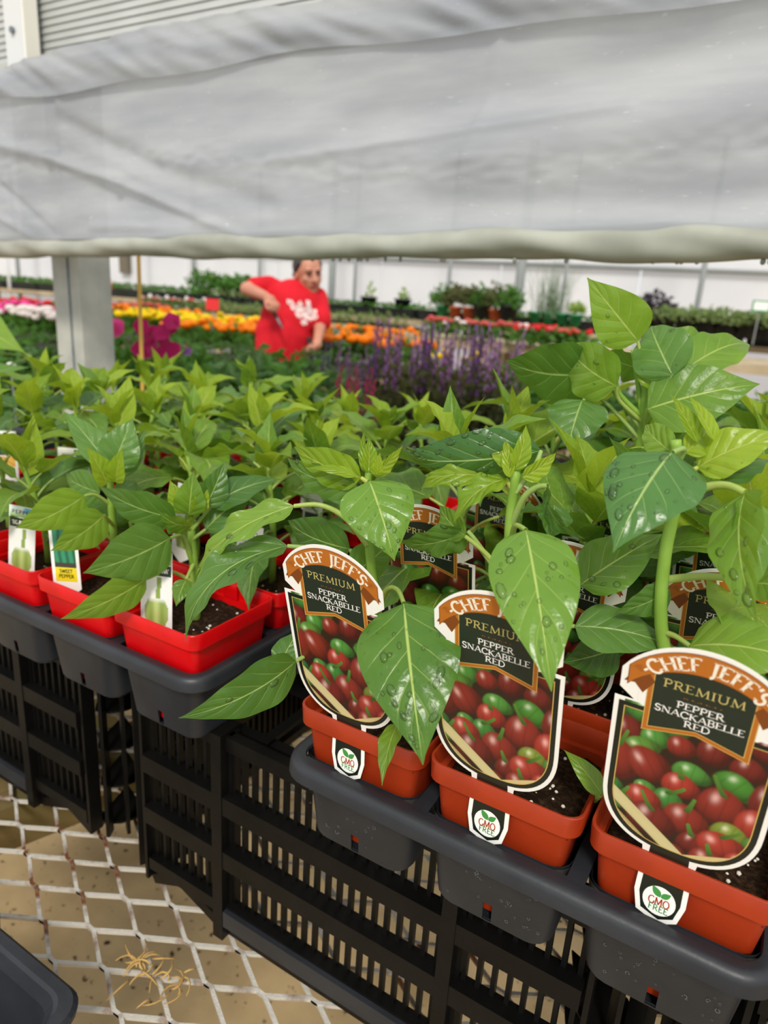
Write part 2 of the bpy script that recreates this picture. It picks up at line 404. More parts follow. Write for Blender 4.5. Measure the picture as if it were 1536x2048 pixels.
# ------------------------------------------------------------------ trays with pockets, pots, soil
ZL, ZR = -.355, -.31           # tray lip and pot rim
def pocket_mesh(h):
    g = G(); ex = (-.0035, .0035)
    hb = h*.86; dep = .079
    zs = [0, -.01, -.035, -dep+.02, -dep+.004, -dep]
    rings = []
    for z in zs:
        q = h + (hb-h)*(-z/dep); rings.append(rring(q, .016, z, 4, extra=ex))
    rings[-1] = rring(hb-.004, .013, -dep, 4, extra=ex)
    g.loft(rings, skip={(3, 0)})
    # inner skin and floor
    inner = [rring(h + (hb-h)*(-z/dep) - .0012, .015, z+.0012, 4, extra=ex) for z in zs]
    g.loft([r[::-1] for r in inner], skip={(3, len(inner[0])-2)}, close1=False)
    n0 = len(g.v); g.v += rings[-1]; g.f.append(tuple(range(n0, n0+len(rings[-1]))))
    return g.mesh('pocket', M_tray, False)
def shade_auto(me, ang=35):
    me.polygons.foreach_set('use_smooth', [True]*len(me.polygons))
    try: me.set_sharp_from_angle(angle=math.radians(ang))
    except Exception: pass
    return me
def tray(name, a0, b0, cols, rows, pa, pb, h, label, group='carrier trays holding the pepper pots', zl=None):
    """a0,b0: outer left/front corner; pockets pitch pa x pb"""
    zl = ZL if zl is None else zl
    Wd = cols*pa+.016; Dp = rows*pb+.016
    e_ = empty(name, P(a0+Wd/2, b0+Dp/2, zl), label, 'tray', group)
    hx, hy = Wd/2, Dp/2
    g = G()
    prof = [(-.008, -.001), (-.007, .0012), (-.002, .0016), (.002, .0008), (.0042, -.0016), (.0052, -.0045), (.0062, -.0125), (.0048, -.0125), (.0035, -.004), (-.007, -.0015)]
    rings = []
    for off, z in prof: rings.append(rring(hx-.008+off, .022+max(off, -.008), z, 6, hy=hy-.008+off))
    g.loft(rings)
    o_ = put('lip', shade_auto(g.mesh('lip', M_tray), 50), e_)
    g = G(); x0 = -cols*pa/2; y0 = -rows*pb/2
    for i in range(cols+1):
        xx = x0+i*pa; w0 = pa/2-h+.001
        g.box(max(xx-w0, x0+.006), min(xx+w0, -x0-.006), y0+.006, -y0-.006, -.0022, -.0008)
    for j in range(rows+1):
        yy = y0+j*pb; w0 = pb/2-h+.001
        g.box(x0+.006, -x0-.006, max(yy-w0, y0+.006), min(yy+w0, -y0-.006), -.0025, -.0011)
    g.put('deck', M_tray, e_)
    me = shade_auto(pocket_mesh(h), 40)
    for j in range(rows):
        for i in range(cols): put('pocket', me, e_, loc=(x0+(i+.5)*pa, y0+(j+.5)*pb, -.001))
    return e_, [[(a0+Wd/2+x0+(i+.5)*pa, b0+Dp/2+y0+(j+.5)*pb) for i in range(cols)] for j in range(rows)]
# dried water marks on the two front trays
def marks(parent, a0, a1, n, seed, y, z0, z1):
    rnd = random.Random(seed); g = G()
    for i in range(n):
        x = rnd.uniform(a0, a1); z = rnd.uniform(z0, z1); r = rnd.uniform(.0005, .0014)*(.7+.6*rnd.random()); k = 9
        n0 = len(g.v)
        for rr in (r, r*.72):
            for j in range(k): g.v.append((x+rr*math.cos(2*PI*j/k), y, z+1.2*rr*math.sin(2*PI*j/k)))
        for j in range(k):
            if rnd.random() < .25: continue
            g.f.append((n0+j, n0+(j+1) % k, n0+k+(j+1) % k, n0+k+j))
    return g
PH = .119                       # pot height
def pot_mesh(h, m, name):
    g = G(); rc = .012
    prof_out = [(h-.0170, -PH), (h-.0058, -.0175), (h-.0056, -.0165), (h-.0008, -.0160), (h, -.0006), (h-.0004, 0), (h-.0018, 0), (h-.0022, -.0006), (h-.0030, -.0160), (h-.0070, -.0168), (h-.0180, -PH+.003)]
    g.loft([rring(q, max(.004, .012-(h-q)*.5), z, 5) for q, z in prof_out])
    n0 = len(g.v); r = rring(h-.0170, .004, -PH, 5); g.v += r; g.f.append(tuple(range(n0, n0+len(r)))[::-1])
    # little label slots on the inside of the rim
    for s in (1, -1):
        y0, y1 = (h-.0075, h-.002) if s == 1 else (-h+.002, -h+.0075)
        if s == 1:
            g.box(-.010, -.0085, y0, y1, -.016, .0005); g.box(.0085, .010, y0, y1, -.016, .0005); g.box(-.010, .010, y0, y0+.0012, -.016, -.004)
    return shade_auto(g.mesh(name, m), 40)
def soil_mesh(h, seed):
    g = G(); n = 22; q = h-.0085
    for j in range(n+1):
        for i in range(n+1):
            x = -q+2*q*i/n; y = -q+2*q*j/n
            z = -.0235 + .004*noise.noise(Vector((x*40+seed, y*40, seed))) + .0025*noise.noise(Vector((x*130+seed, y*130, 3))) + .005*max(0, 1-math.hypot(x, y)/.05)
            g.v.append((x, y, z))
    g.f = [(j*(n+1)+i, j*(n+1)+i+1, (j+1)*(n+1)+i+1, (j+1)*(n+1)+i) for j in range(n) for i in range(n)]
    return g.mesh('soil', M_soil, True)
def perl_mesh(h, seed, n=20):
    rnd = random.Random(seed); g = G(); q = h-.012
    for i in range(n):
        x, y = rnd.uniform(-q, q), rnd.uniform(-q, q)
        z = -.0235 + .004*noise.noise(Vector((x*40+seed % 3, y*40, seed % 3))) + .001
        r = rnd.uniform(.0006, .0018)
        if i % 3 == 0: x, y = .015+rnd.gauss(0, .009), -.012+rnd.gauss(0, .007)
        g.ball((x, y, z+.001), (r, r*rnd.uniform(.6, 1.3), r*.8), 5, 4)
    return g.mesh('perlite', M_perl, True)
soils = {h: [soil_mesh(h, s) for s in range(3)] for h in (.056, .060)}
perls = {h: [perl_mesh(h, s) for s in range(3)] for h in (.056, .060)}
potm = {'orange': pot_mesh(.056, M_orange, 'pot'), 'red': pot_mesh(.060, M_red, 'pot')}
black_pot = pot_mesh(.056, M_tray, 'pot')

# tray A: orange pots, three across; tray B: red pots
PA, PBR = .116, .130
HA = .0530
trayA, posA = tray('carrier_tray', -.300, .366, 3, 5, PA, PBR, HA, 'charcoal tray of orange pots with tall printed tags, nearest the camera')
trayA2, posA2 = tray('carrier_tray', .068, .40, 3, 5, PA, PBR, HA, 'charcoal tray at the right edge, behind the rightmost orange pots')
PBr = .1235
HB = .0565
trayB, posB = tray('carrier_tray', -.8085, .402, 3, 5, PBr, .1235, HB, 'charcoal tray of red pots with small white tags, front left')
trayC, posC = tray('carrier_tray', -1.205, .445, 3, 5, PBr, .1235, HB, 'charcoal tray of peppers at the far left of the bench')
trayD, posD = tray('carrier_tray', -1.603, .48, 3, 5, PBr, .1235, HB, 'nearly empty charcoal tray at the left edge beside the steel post')
# marks on the near faces
for tr_, (a0, a1) in ((trayA, (-.17, .17)),):
    pass
# ------------------------------------------------------------------ pepper leaves and plants
def shp(u): return (max(u, 0)**.55)*(max(1-u, 0)**1.25)/.3306
def blade(C, Sd, Nn, W, fold=.25, wave=.12, wk=3.0, ph=0., nv=6, vs=None, fs=None, uv=None, cup=0.):
    """C, Sd, Nn: centre points, side vectors and normals along the blade"""
    vs = [] if vs is None else vs; fs = [] if fs is None else fs; uv = [] if uv is None else uv
    n0 = len(vs); nu = len(C)-1
    for i in range(nu+1):
        u = i/nu; hw = W/2*shp(u)
        if i == 0: hw = W*.015
        if i == nu: hw = W*.004
        for j in range(-nv, nv+1):
            wv = j/nv; a = abs(wv)
            wav = wave*hw*(a**2.2)*math.sin(2*PI*(wk*u + (.31 if wv > 0 else 0)) + ph)
            up = fold*hw*a - cup*hw*a*a + wav
            vs.append(C[i] + Sd[i]*(wv*hw*(1-.35*fold*fold)) + Nn[i]*up); uv.append((u, wv*.5+.5))
    k = 2*nv+1
    for i in range(nu):
        for j in range(2*nv):
            a = n0+i*k+j; fs.append((a, a+1, a+k+1, a+k))
    return vs, fs, uv
def add_tube_uv(pts, rad, vs, fs, uv, k=6):
    g = G(); g.tube(pts, rad, k, False); n0 = len(vs); vs += [Vector(p) for p in g.v]; fs += [tuple(n0+i for i in f) for f in g.f]; uv += [(.5, .5)]*len(g.v)
def leaf_local(seed, th0, th1, W=.5, pet=.32, pang=45, fold=.25, wave=.12, nu=14, nv=4, tw=0):
    rnd = random.Random(seed); vs, fs, uv = [], [], []
    # petiole
    pts = [Vector((0, 0, 0))]; ang0, ang1 = math.radians(pang), math.radians(th0)
    m = 5; p = Vector((0, 0, 0))
    for i in range(m):
        a = ang0+(ang1-ang0)*(i+.5)/m; p = p+Vector((math.cos(a), 0, math.sin(a)))*pet/m; pts.append(p.copy())
    add_tube_uv(pts, [.022-.008*i/m for i in range(m+1)], vs, fs, uv, 5)
    C, Sd, Nn = [], [], []
    yo = 0
    for i in range(nu+1):
        u = i/nu; a = math.radians(th0+(th1-th0)*u**1.15)
        t = math.radians(tw)*u
        s_ = Vector((0, 1, 0)); nn = Vector((-math.sin(a), 0, math.cos(a)))
        C.append(p.copy()); Sd.append(s_*math.cos(t)+nn*math.sin(t)); Nn.append(nn*math.cos(t)-s_*math.sin(t))
        p = p+Vector((math.cos(a), yo, math.sin(a)))/nu
        yo += rnd.uniform(-.02, .02)
    blade(C, Sd, Nn, W*1.02, fold, wave, rnd.uniform(2.2, 3.6), rnd.uniform(0, 6), nv, vs, fs, uv)
    return vs, fs, uv
BANK = {'m': [], 'd': [], 'y': []}
for i, (t0, t1, w_, pet, pa_) in enumerate([(25, -35, .50, .38, 55), (15, -55, .52, .42, 50), (35, -15, .48, .34, 60), (8, -45, .54, .40, 40), (20, -70, .50, .36, 55), (30, -40, .46, .42, 62), (40, 0, .50, .30, 60)]):
    q = leaf_local(i, t0, t1, w_, pet, pa_, .24, .13, tw=(-1)**i*14); BANK['m'].append(q)
for i, (t0, t1, w_, pet, pa_) in enumerate([(-10, -80, .54, .45, 45), (5, -90, .50, .42, 55), (-20, -70, .52, .42, 35)]):
    BANK['d'].append(leaf_local(20+i, t0, t1, w_, pet, pa_, .22, .15, tw=(-1)**i*18))
for i, (t0, t1, w_, pet, pa_) in enumerate([(62, 15, .54, .14, 75), (72, 45, .46, .10, 80), (48, -10, .56, .18, 70), (78, 62, .40, .06, 85), (60, 25, .52, .12, 75)]):
    BANK['y'].append(leaf_local(40+i, t0, t1, w_, pet, pa_, .45, .12, tw=(-1)**i*20))
LM = {}
def bank_mesh(kind, i, m):
    k = (kind, i, m.name)
    if k not in LM:
        v, f, uv = BANK[kind][i]; LM[k] = mk('leaf', v, f, m, True, uv)
    return LM[k]
def stem_pts(H, rnd, lean):
    p = []; n = 6
    for i in range(n+1):
        u = i/n; p.append(Vector((lean[0]*u*u + .004*math.sin(u*5+lean[0]*90)*u, lean[1]*u*u + .004*math.cos(u*4)*u, -.026 + (H+.026)*u)))
    return p
def interp(pts, u):
    x = u*(len(pts)-1); i = min(int(x), len(pts)-2); return pts[i].lerp(pts[i+1], x-i)
def pepper(loc, potkind, label, group, seed, H=.15, nl=12, Lf=.075, lean=None, leaves=True, soil=True, name='potted_pepper_plant', hero=False, rz=0, younger=0):
    h = .060 if potkind == 'red' else .056
    rnd = random.Random(seed)
    e_ = empty(name, Vector(loc)+Vector((0, 0, -PH)), label, 'pepper plant', group)
    up = Vector((0, 0, PH))
    put('pot', potm[potkind] if potkind in potm else black_pot, e_, loc=up)
    s_ = put('soil', soils[h][seed % 3], e_, loc=up)
    q = put('perlite', perls[h][seed % 3], s_); q['kind'] = 'stuff'
    if hero: return e_
    lean = lean or (rnd.uniform(-.02, .02), rnd.uniform(-.02, .02))
    sp = [p+up for p in stem_pts(H, rnd, lean)]
    G().tube(sp, [.0042-.0018*i/6 for i in range(7)], 7).put('stem', M_stem, e_, smooth=True)
    az = rnd.uniform(0, 6.28)
    for i in range(nl):
        u = .22+.76*(i/(nl-1))**.85; az += 2.4+rnd.uniform(-.25, .25)
        p = interp(sp, u)
        age = 1-i/(nl-1)
        if age > .62: kind = 'd' if rnd.random() < .45 else 'm'; m = M_mature; L_ = Lf*rnd.uniform(.9, 1.15)
        elif age > .28: kind = 'm'; m = M_mature if rnd.random() < .45 else M_mid; L_ = Lf*rnd.uniform(.85, 1.1)
        else: kind = 'y'; m = M_young if rnd.random() < .6 else M_mid; L_ = Lf*(.50+.45*age/.28)*rnd.uniform(.9, 1.1)
        if younger and rnd.random() < younger: m = {'pepper_leaf_mature': M_mid, 'pepper_leaf_mid': M_young, 'pepper_leaf_young': M_young}[m.name]
        me = bank_mesh(kind, rnd.randrange(len(BANK[kind])), m)
        mw = Matrix.Translation(p) @ Matrix.Rotation(az, 4, 'Z') @ Matrix.Rotation(rnd.uniform(-.25, .25), 4, 'X') @ Matrix.Scale(L_, 4)
        put('leaf', me, e_, mw=mw)
    return e_
def dome(g, c, s_, t_, n_, r, fl=.55):
    n0 = len(g.v); k = 8
    for i in range(3):
        a = PI/2*i/3
        for j in range(k):
            b = 2*PI*j/k; g.v.append(c + (s_*math.cos(b)+t_*math.sin(b))*r*math.cos(a) + n_*(r*fl*math.sin(a)-r*.08))
    g.v.append(c+n_*r*fl)
    for i in range(2):
        for j in range(k):
            a = n0+i*k+j; b = n0+i*k+(j+1) % k; g.f.append((a, b, b+k, a+k))
    for j in range(k): g.f.append((n0+2*k+j, n0+2*k+(j+1) % k, len(g.v)-1))
def hero_leaf(e_, base, tip, Wpx, roll=0, arch=.12, fold=.2, wave=.1, m=None, pet=None, drops=0, seed=0, wk=3.0, cup=.1, twist=0, curl=0, rp=.0022):
    """base, tip: image place and distance; Wpx: widest blade width as seen face on; roll: turn about the midrib in degrees"""
    b = at(*base); t = at(*tip); rnd = random.Random(seed*7+3)
    ax = (t-b); Ln = ax.length; ax.normalize(); mid = (b+t)/2
    v = (CAM-mid).normalized(); sd = ax.cross(v).normalized(); nn = sd.cross(ax).normalized()
    R = Matrix.Rotation(math.radians(roll), 3, ax); sd = R @ sd; nn = R @ nn
    ctrl = mid+nn*arch*Ln*2
    W = Wpx*(base[2]+tip[2])/2/F
    nu, nv = 22, 7; C, Sd, Nn = [], [], []
    for i in range(nu+1):
        u = i/nu
        C.append(b*(1-u)**2+ctrl*2*u*(1-u)+t*u*u - nn*curl*Ln*max(0, u-.6)**2*2.5)
    for i in range(nu+1):
        d = (C[min(i+1, nu)]-C[max(i-1, 0)]).normalized(); s2 = (sd-d*sd.dot(d)).normalized()
        if twist: s2 = Matrix.Rotation(math.radians(twist)*i/nu, 3, d) @ s2
        Sd.append(s2); Nn.append(s2.cross(d).normalized())
    org = e_.location
    vs, fs, uv = [], [], []
    if pet:
        pp = [at(*q) if not isinstance(q, Vector) else q for q in pet]+[b]
        # smooth the petiole
        sm = []
        for i in range(len(pp)-1):
            p0, p1, p2, p3 = pp[max(i-1, 0)], pp[i], pp[i+1], pp[min(i+2, len(pp)-1)]
            for k in range(5):
                s_ = k/5; sm.append(.5*((2*p1)+(p2-p0)*s_+(2*p0-5*p1+4*p2-p3)*s_*s_+(3*p1-p0-3*p2+p3)*s_**3))
        sm.append(pp[-1]); n_ = len(sm)-1
        add_tube_uv([q-org for q in sm], [rp*(1-.35*i/n_) for i in range(n_+1)], vs, fs, uv, 7)
    blade([q-org for q in C], Sd, Nn, W, fold, wave, wk, rnd.uniform(0, 6), nv, vs, fs, uv, cup)
    o_ = put('leaf', mk('leaf', vs, fs, m or M_mature, True, uv), e_)
    if drops:
        g = G(); k = 2*nv+1; n0 = len(vs)-(nu+1)*k
        for q in range(drops):
            i = rnd.randint(2, nu-3); j = rnd.randint(1, k-2); a, b_ = rnd.random(), rnd.random()
            def vv(ii, jj): return vs[n0+ii*k+jj]
            c = vv(i, j)*(1-a)*(1-b_)+vv(i+1, j)*a*(1-b_)+vv(i, j+1)*(1-a)*b_+vv(i+1, j+1)*a*b_
            tt = (vv(i+1, j)-vv(i, j)).normalized(); ss = (vv(i, j+1)-vv(i, j)).normalized(); n_ = ss.cross(tt).normalized()
            if n_.dot(Nn[i]) < 0: n_ = -n_
            r = rnd.choice((.0005, .0007, .0009, .0012, .0017, .0026))*rnd.uniform(.8, 1.2)
            dome(g, c, ss, tt*rnd.uniform(1, 1.8), n_, r)
        d_ = put('water_droplets', g.mesh('water_droplets', M_water, True), o_); d_['kind'] = 'stuff'
    return o_
def stem_px(e_, pts, r0, r1, name='stem'):
    pp = [(at(*q) if not isinstance(q, Vector) else q)-e_.location for q in pts]
    sm = []
    for i in range(len(pp)-1):
        p0, p1, p2, p3 = pp[max(i-1, 0)], pp[i], pp[i+1], pp[min(i+2, len(pp)-1)]
        for k in range(4):
            s_ = k/4; sm.append(.5*((2*p1)+(p2-p0)*s_+(2*p0-5*p1+4*p2-p3)*s_*s_+(3*p1-p0-3*p2+p3)*s_**3))
    sm.append(pp[-1]); n_ = len(sm)-1
    return G().tube(sm, [r0+(r1-r0)*i/n_ for i in range(n_+1)], 9).put(name, M_stem, e_, smooth=True)
# ------------------------------------------------------------------ the plants of the two front trays
GA = 'tall pepper plants in orange pots'; GB = 'pepper plants in red pots'; GC = 'pepper plants in the far left tray'
def rimA(j, k): return P(posA[k][j][0], posA[k][j][1], ZR)
def rimB(j, k): return P(posB[k][j][0], posB[k][j][1], ZR)
cn = ['left', 'middle', 'right']; rn = ['front', 'second', 'third', 'fourth', 'rear']
O1 = pepper(rimA(0, 0), 'orange', 'pepper plant, big wet leaf hanging between the two left front tags', GA, 1, hero=True)
O2 = pepper(rimA(1, 0), 'orange', 'pepper plant in the middle front orange pot, large wet leaf covering its tag', GA, 2, hero=True)
O3 = pepper(rimA(2, 0), 'orange', 'pepper plant with a thick forking stem in the right front orange pot', GA, 3, hero=True)
H = hero_leaf
# --- O1
b = rimA(0, 0)+Vector((0, 0, -.026))
stem_px(O1, [b, (757, 1250, .545), (742, 1130, .53), (735, 1010, .52), (738, 935, .512)], .0048, .0028)
H(O1, (739, 962, .500), (789, 1122, .478), 152, roll=-8, arch=.10, fold=.10, wave=.05, m=M_wet, pet=[(738, 1000, .512), (736, 970, .506)], drops=26, seed=1, cup=.15)
H(O1, (588, 1012, .520), (392, 1150, .545), 66, roll=38, arch=.16, fold=.30, wave=.30, m=M_mid, pet=[(735, 1090, .525), (690, 1035, .522), (640, 1010, .52)], drops=10, seed=2, wk=3.5, rp=.0026)
H(O1, (575, 1092, .530), (371, 1284, .535), 92, roll=52, arch=.22, fold=.35, wave=.22, m=M_mature, pet=[(742, 1160, .535), (690, 1118, .532), (630, 1098, .53)], drops=8, seed=3, rp=.0026, twist=-25)
H(O1, (722, 955, .512), (588, 893, .535), 82, roll=-25, arch=.12, fold=.15, wave=.10, m=M_young, pet=[(736, 965, .512)], drops=5, seed=4)
H(O1, (715, 975, .515), (575, 915, .56), 74, roll=-35, arch=.14, fold=.12, wave=.10, m=M_mature, drops=5, seed=5)
H(O1, (712, 953, .508), (615, 936, .515), 26, roll=35, arch=.08, fold=.35, wave=.1, m=M_young, seed=6)
H(O1, (748, 952, .508), (806, 890, .52), 34, roll=40, arch=.04, fold=.35, wave=.1, m=M_young, seed=7)
H(O1, (737, 945, .510), (738, 875, .515), 40, roll=10, arch=.05, fold=.7, wave=.1, m=M_young, seed=8)
H(O1, (731, 945, .512), (728, 862, .525), 24, roll=-20, arch=.05, fold=.8, wave=.1, m=M_young, seed=9)
H(O1, (752, 950, .505), (760, 905, .50), 30, roll=0, arch=.05, fold=.7, wave=.1, m=M_young, seed=10)
H(O1, (700, 1098, .545), (576, 1040, .59), 96, roll=-30, arch=.12, fold=.1, wave=.08, m=M_mature, pet=[(740, 1170, .54), (722, 1150, .542)], seed=11)
H(O1, (700, 1150, .535), (790, 1068, .56), 90, roll=30, arch=.1, fold=.1, wave=.08, m=M_mature, pet=[(742, 1150, .54)], seed=12)
H(O1, (592, 1322, .515), (357, 1436, .485), 108, roll=-30, arch=.14, fold=.12, wave=.06, m=M_mature, pet=[(757, 1260, .54), (690, 1265, .535), (640, 1295, .525)], drops=6, seed=13, rp=.0024)
H(O1, (560, 1330, .53), (600, 1260, .545), 60, roll=-20, arch=.1, fold=.1, wave=.06, m=M_mature, seed=14)
H(O1, (808, 1207, .455), (846, 1530, .405), 212, roll=4, arch=.10, fold=.06, wave=.04, m=M_wet, pet=[(752, 1225, .535), (775, 1180, .505), (795, 1180, .485)], drops=60, seed=15, cup=.14, rp=.0024)
H(O1, (795, 1448, .46), (764, 1572, .43), 50, roll=25, arch=.10, fold=.35, wave=.1, m=M_mid, pet=[(800, 1425, .50)], seed=16, twist=20)
# --- O2
b = rimA(1, 0)+Vector((0, 0, -.026))
stem_px(O2, [b, (1040, 1350, .495), (1022, 1150, .475), (1020, 1050, .465), (1032, 940, .452)], .0050, .0032)
H(O2, (1052, 1060, .412), (1103, 1383, .358), 182, roll=-6, arch=.08, fold=.08, wave=.06, m=M_wet, pet=[(1022, 1090, .468), (1030, 1052, .435)], drops=36, seed=21, cup=.16)
H(O2, (1082, 902, .455), (788, 912, .505), 112, roll=-20, arch=.13, fold=-.10, wave=.07, m=M_wetdark, pet=[(1030, 985, .456), (1068, 935, .452)], drops=44, seed=22, cup=.2, curl=.35)
H(O2, (1012, 958, .455), (906, 1048, .455), 62, roll=38, arch=.20, fold=.35, wave=.22, m=M_young, pet=[(1028, 985, .457)], drops=6, seed=23)
H(O2, (985, 955, .47), (838, 985, .50), 56, roll=30, arch=.26, fold=.3, wave=.25, m=M_young, pet=[(1022, 990, .462)], drops=6, seed=24)
H(O2, (1030, 935, .452), (985, 868, .47), 46, roll=-15, arch=.12, fold=.4, wave=.1, m=M_young, seed=25)
H(O2, (1030, 940, .448), (1052, 850, .45), 42, roll=20, arch=.12, fold=.4, wave=.1, m=M_young, seed=26)
H(O2, (1020, 955, .448), (1010, 885, .455), 30, roll=0, arch=.05, fold=.7, wave=.1, m=M_young, seed=27)
H(O2, (1045, 955, .445), (1112, 905, .452), 44, roll=30, arch=.1, fold=.4, wave=.12, m=M_young, seed=28)
H(O2, (1098, 972, .440), (1172, 1078, .420), 64, roll=55, arch=.24, fold=.35, wave=.18, m=M_mature, pet=[(1024, 1045, .463), (1048, 995, .452), (1075, 974, .445)], drops=12, seed=29, rp=.0026)
H(O2, (1108, 1010, .442), (1098, 1080, .436), 80, roll=-30, arch=.1, fold=.2, wave=.1, m=M_mature, seed=30)
H(O2, (935, 1062, .475), (798, 1082, .51), 84, roll=-45, arch=.12, fold=.15, wave=.14, m=M_mature, pet=[(1022, 1190, .478), (985, 1130, .476), (950, 1080, .475)], drops=6, seed=31, rp=.0024)
H(O2, (930, 1072, .472), (880, 1010, .50), 60, roll=-35, arch=.1, fold=.2, wave=.14, m=M_mid, pet=[(1020, 1165, .476), (975, 1110, .474)], seed=32)
H(O2, (1160, 1170, .455), (1325, 1068, .46), 118, roll=-12, arch=.08, fold=.28, wave=.10, m=M_mid, pet=[(1024, 1180, .478), (1090, 1170, .468)], drops=8, seed=33)
H(O2, (1150, 1252, .462), (1352, 1296, .452), 112, roll=-32, arch=.10, fold=.12, wave=.06, m=M_mature, pet=[(1030, 1250, .485), (1095, 1258, .472)], seed=34)
H(O2, (1238, 1295, .485), (1125, 1325, .49), 100, roll=-20, arch=.08, fold=.1, wave=.05, m=M_mature, seed=35)
H(O2, (1203, 1588, .455), (1128, 1500, .47), 46, roll=18, arch=.12, fold=.25, wave=.05, m=M_mid, pet=[(1190, 1600, .47)], seed=36)
# --- O3
b = rimA(2, 0)+Vector((0, 0, -.026))
stem_px(O3, [b, (1352, 1420, .452), (1322, 1250, .442), (1330, 1110, .432), (1352, 1005, .424), (1352, 940, .42), (1352, 880, .415)], .0047, .0032)
stem_px(O3, [(1345, 1020, .425), (1400, 980, .42), (1440, 965, .41)], .0040, .0026, 'branch')
H(O3, (1345, 905, .395), (1226, 1105, .372), 196, roll=16, arch=.13, fold=-.06, wave=.06, m=M_wetdark, pet=[(1353, 930, .417), (1368, 898, .406)], drops=30, seed=41, cup=.12)
H(O3, (1490, 985, .395), (1515, 1250, .352), 140, roll=38, arch=.10, fold=.30, wave=.10, m=M_mid, pet=[(1352, 1010, .424), (1400, 978, .415), (1450, 970, .405)], drops=16, seed=42, rp=.0032)
H(O3, (1500, 1000, .40), (1470, 1215, .375), 110, roll=-40, arch=.08, fold=.3, wave=.1, m=M_mid, drops=10, seed=43)
H(O3, (1395, 935, .42), (1570, 868, .40), 110, roll=-30, arch=.10, fold=.2, wave=.07, m=M_young, pet=[(1353, 960, .42)], drops=5, seed=44)

H(O3, (1510, 1166, .40), (1620, 1180, .37), 80, roll=-20, arch=.05, fold=.2, wave=.07, m=M_mid, pet=[(1326, 1160, .44), (1400, 1153, .43), (1460, 1157, .415)], seed=46, rp=.0028)
H(O3, (1380, 1292, .425), (1615, 1330, .39), 180, roll=-38, arch=.12, fold=.08, wave=.05, m=M_mid, pet=[(1326, 1265, .443), (1350, 1272, .435)], seed=47)
H(O3, (1395, 885, .415), (1342, 790, .425), 44, roll=35, arch=.03, fold=.6, wave=.06, m=M_young, seed=48)
H(O3, (1428, 880, .41), (1376, 790, .42), 38, roll=40, arch=.03, fold=.6, wave=.06, m=M_young, seed=49)
H(O3, (1352, 935, .418), (1218, 872, .44), 90, roll=-52, arch=.18, fold=.2, wave=.14, m=M_mature, pet=[(1354, 960, .42)], seed=50)
H(O3, (1440, 965, .412), (1540, 920, .42), 90, roll=-50, arch=.12, fold=.1, wave=.1, m=M_mature, seed=51)
H(O3, (1345, 905, .422), (1290, 850, .45), 70, roll=-20, arch=.12, fold=.2, wave=.12, m=M_mid, seed=52)
H(O3, (1370, 905, .418), (1420, 850, .43), 60, roll=20, arch=.12, fold=.3, wave=.12, m=M_young, seed=53)
H(O3, (1340, 1180, .442), (1230, 1225, .45), 70, roll=-30, arch=.1, fold=.15, wave=.1, m=M_mature, seed=54)
# --- the rear clump with the upright leaf (third row, middle)
Q = pepper(rimA(1, 2), 'orange', 'tallest pepper plant, one pointed leaf standing straight up, third row orange pot', GA, 4, hero=True)
b = rimA(1, 2)+Vector((0, 0, -.026))
stem_px(Q, [b, (1245, 1120, .70), (1268, 960, .675), (1285, 840, .655), (1292, 770, .648)], .0050, .0036)
for pts in ([(1285, 840, .655), (1275, 760, .652), (1265, 700, .65)], [(1285, 835, .655), (1240, 790, .65), (1232, 760, .64)], [(1290, 850, .655), (1320, 800, .65), (1340, 770, .645)]):
    stem_px(Q, pts, .0030, .0020, 'branch')
H(Q, (1276, 682, .64), (1174, 555, .62), 112, roll=0, arch=.06, fold=.2, wave=.06, m=M_mid, pet=[(1292, 790, .648), (1284, 730, .645)], drops=3, seed=61)
H(Q, (1346, 752, .618), (1302, 652, .66), 118, roll=-5, arch=.16, fold=.1, wave=.08, m=M_mature, pet=[(1300, 790, .645)], drops=8, seed=62)
H(Q, (1295, 818, .628), (1520, 768, .60), 150, roll=-22, arch=.08, fold=.18, wave=.05, m=M_mid, pet=[(1288, 860, .655)], seed=63)
H(Q, (1234, 772, .635), (1135, 685, .67), 120, roll=-28, arch=.16, fold=.15, wave=.1, m=M_mid, pet=[(1285, 845, .655), (1238, 800, .645)], drops=6, seed=64)
H(Q, (1300, 780, .635), (1322, 715, .64), 66, roll=0, arch=.05, fold=.35, wave=.14, m=M_young, seed=65)
H(Q, (1280, 735, .66), (1220, 700, .69), 80, roll=-50, arch=.15, fold=.2, wave=.12, m=M_mature, seed=66)
H(Q, (1190, 745, .66), (1010, 720, .70), 150, roll=-35, arch=.14, fold=.12, wave=.07, m=M_mature, pet=[(1283, 860, .657), (1225, 780, .655)], drops=5, seed=67)
H(Q, (1165, 800, .66), (1135, 900, .65), 120, roll=12, arch=.1, fold=.1, wave=.07, m=M_mature, pet=[(1280, 880, .66), (1205, 800, .66)], seed=68)
H(Q, (1375, 735, .66), (1500, 690, .70), 100, roll=-35, arch=.12, fold=.2, wave=.10, m=M_mid, seed=69)
H(Q, (1330, 700, .68), (1440, 700, .70), 90, roll=-30, arch=.1, fold=.2, wave=.10, m=M_mid, seed=70)
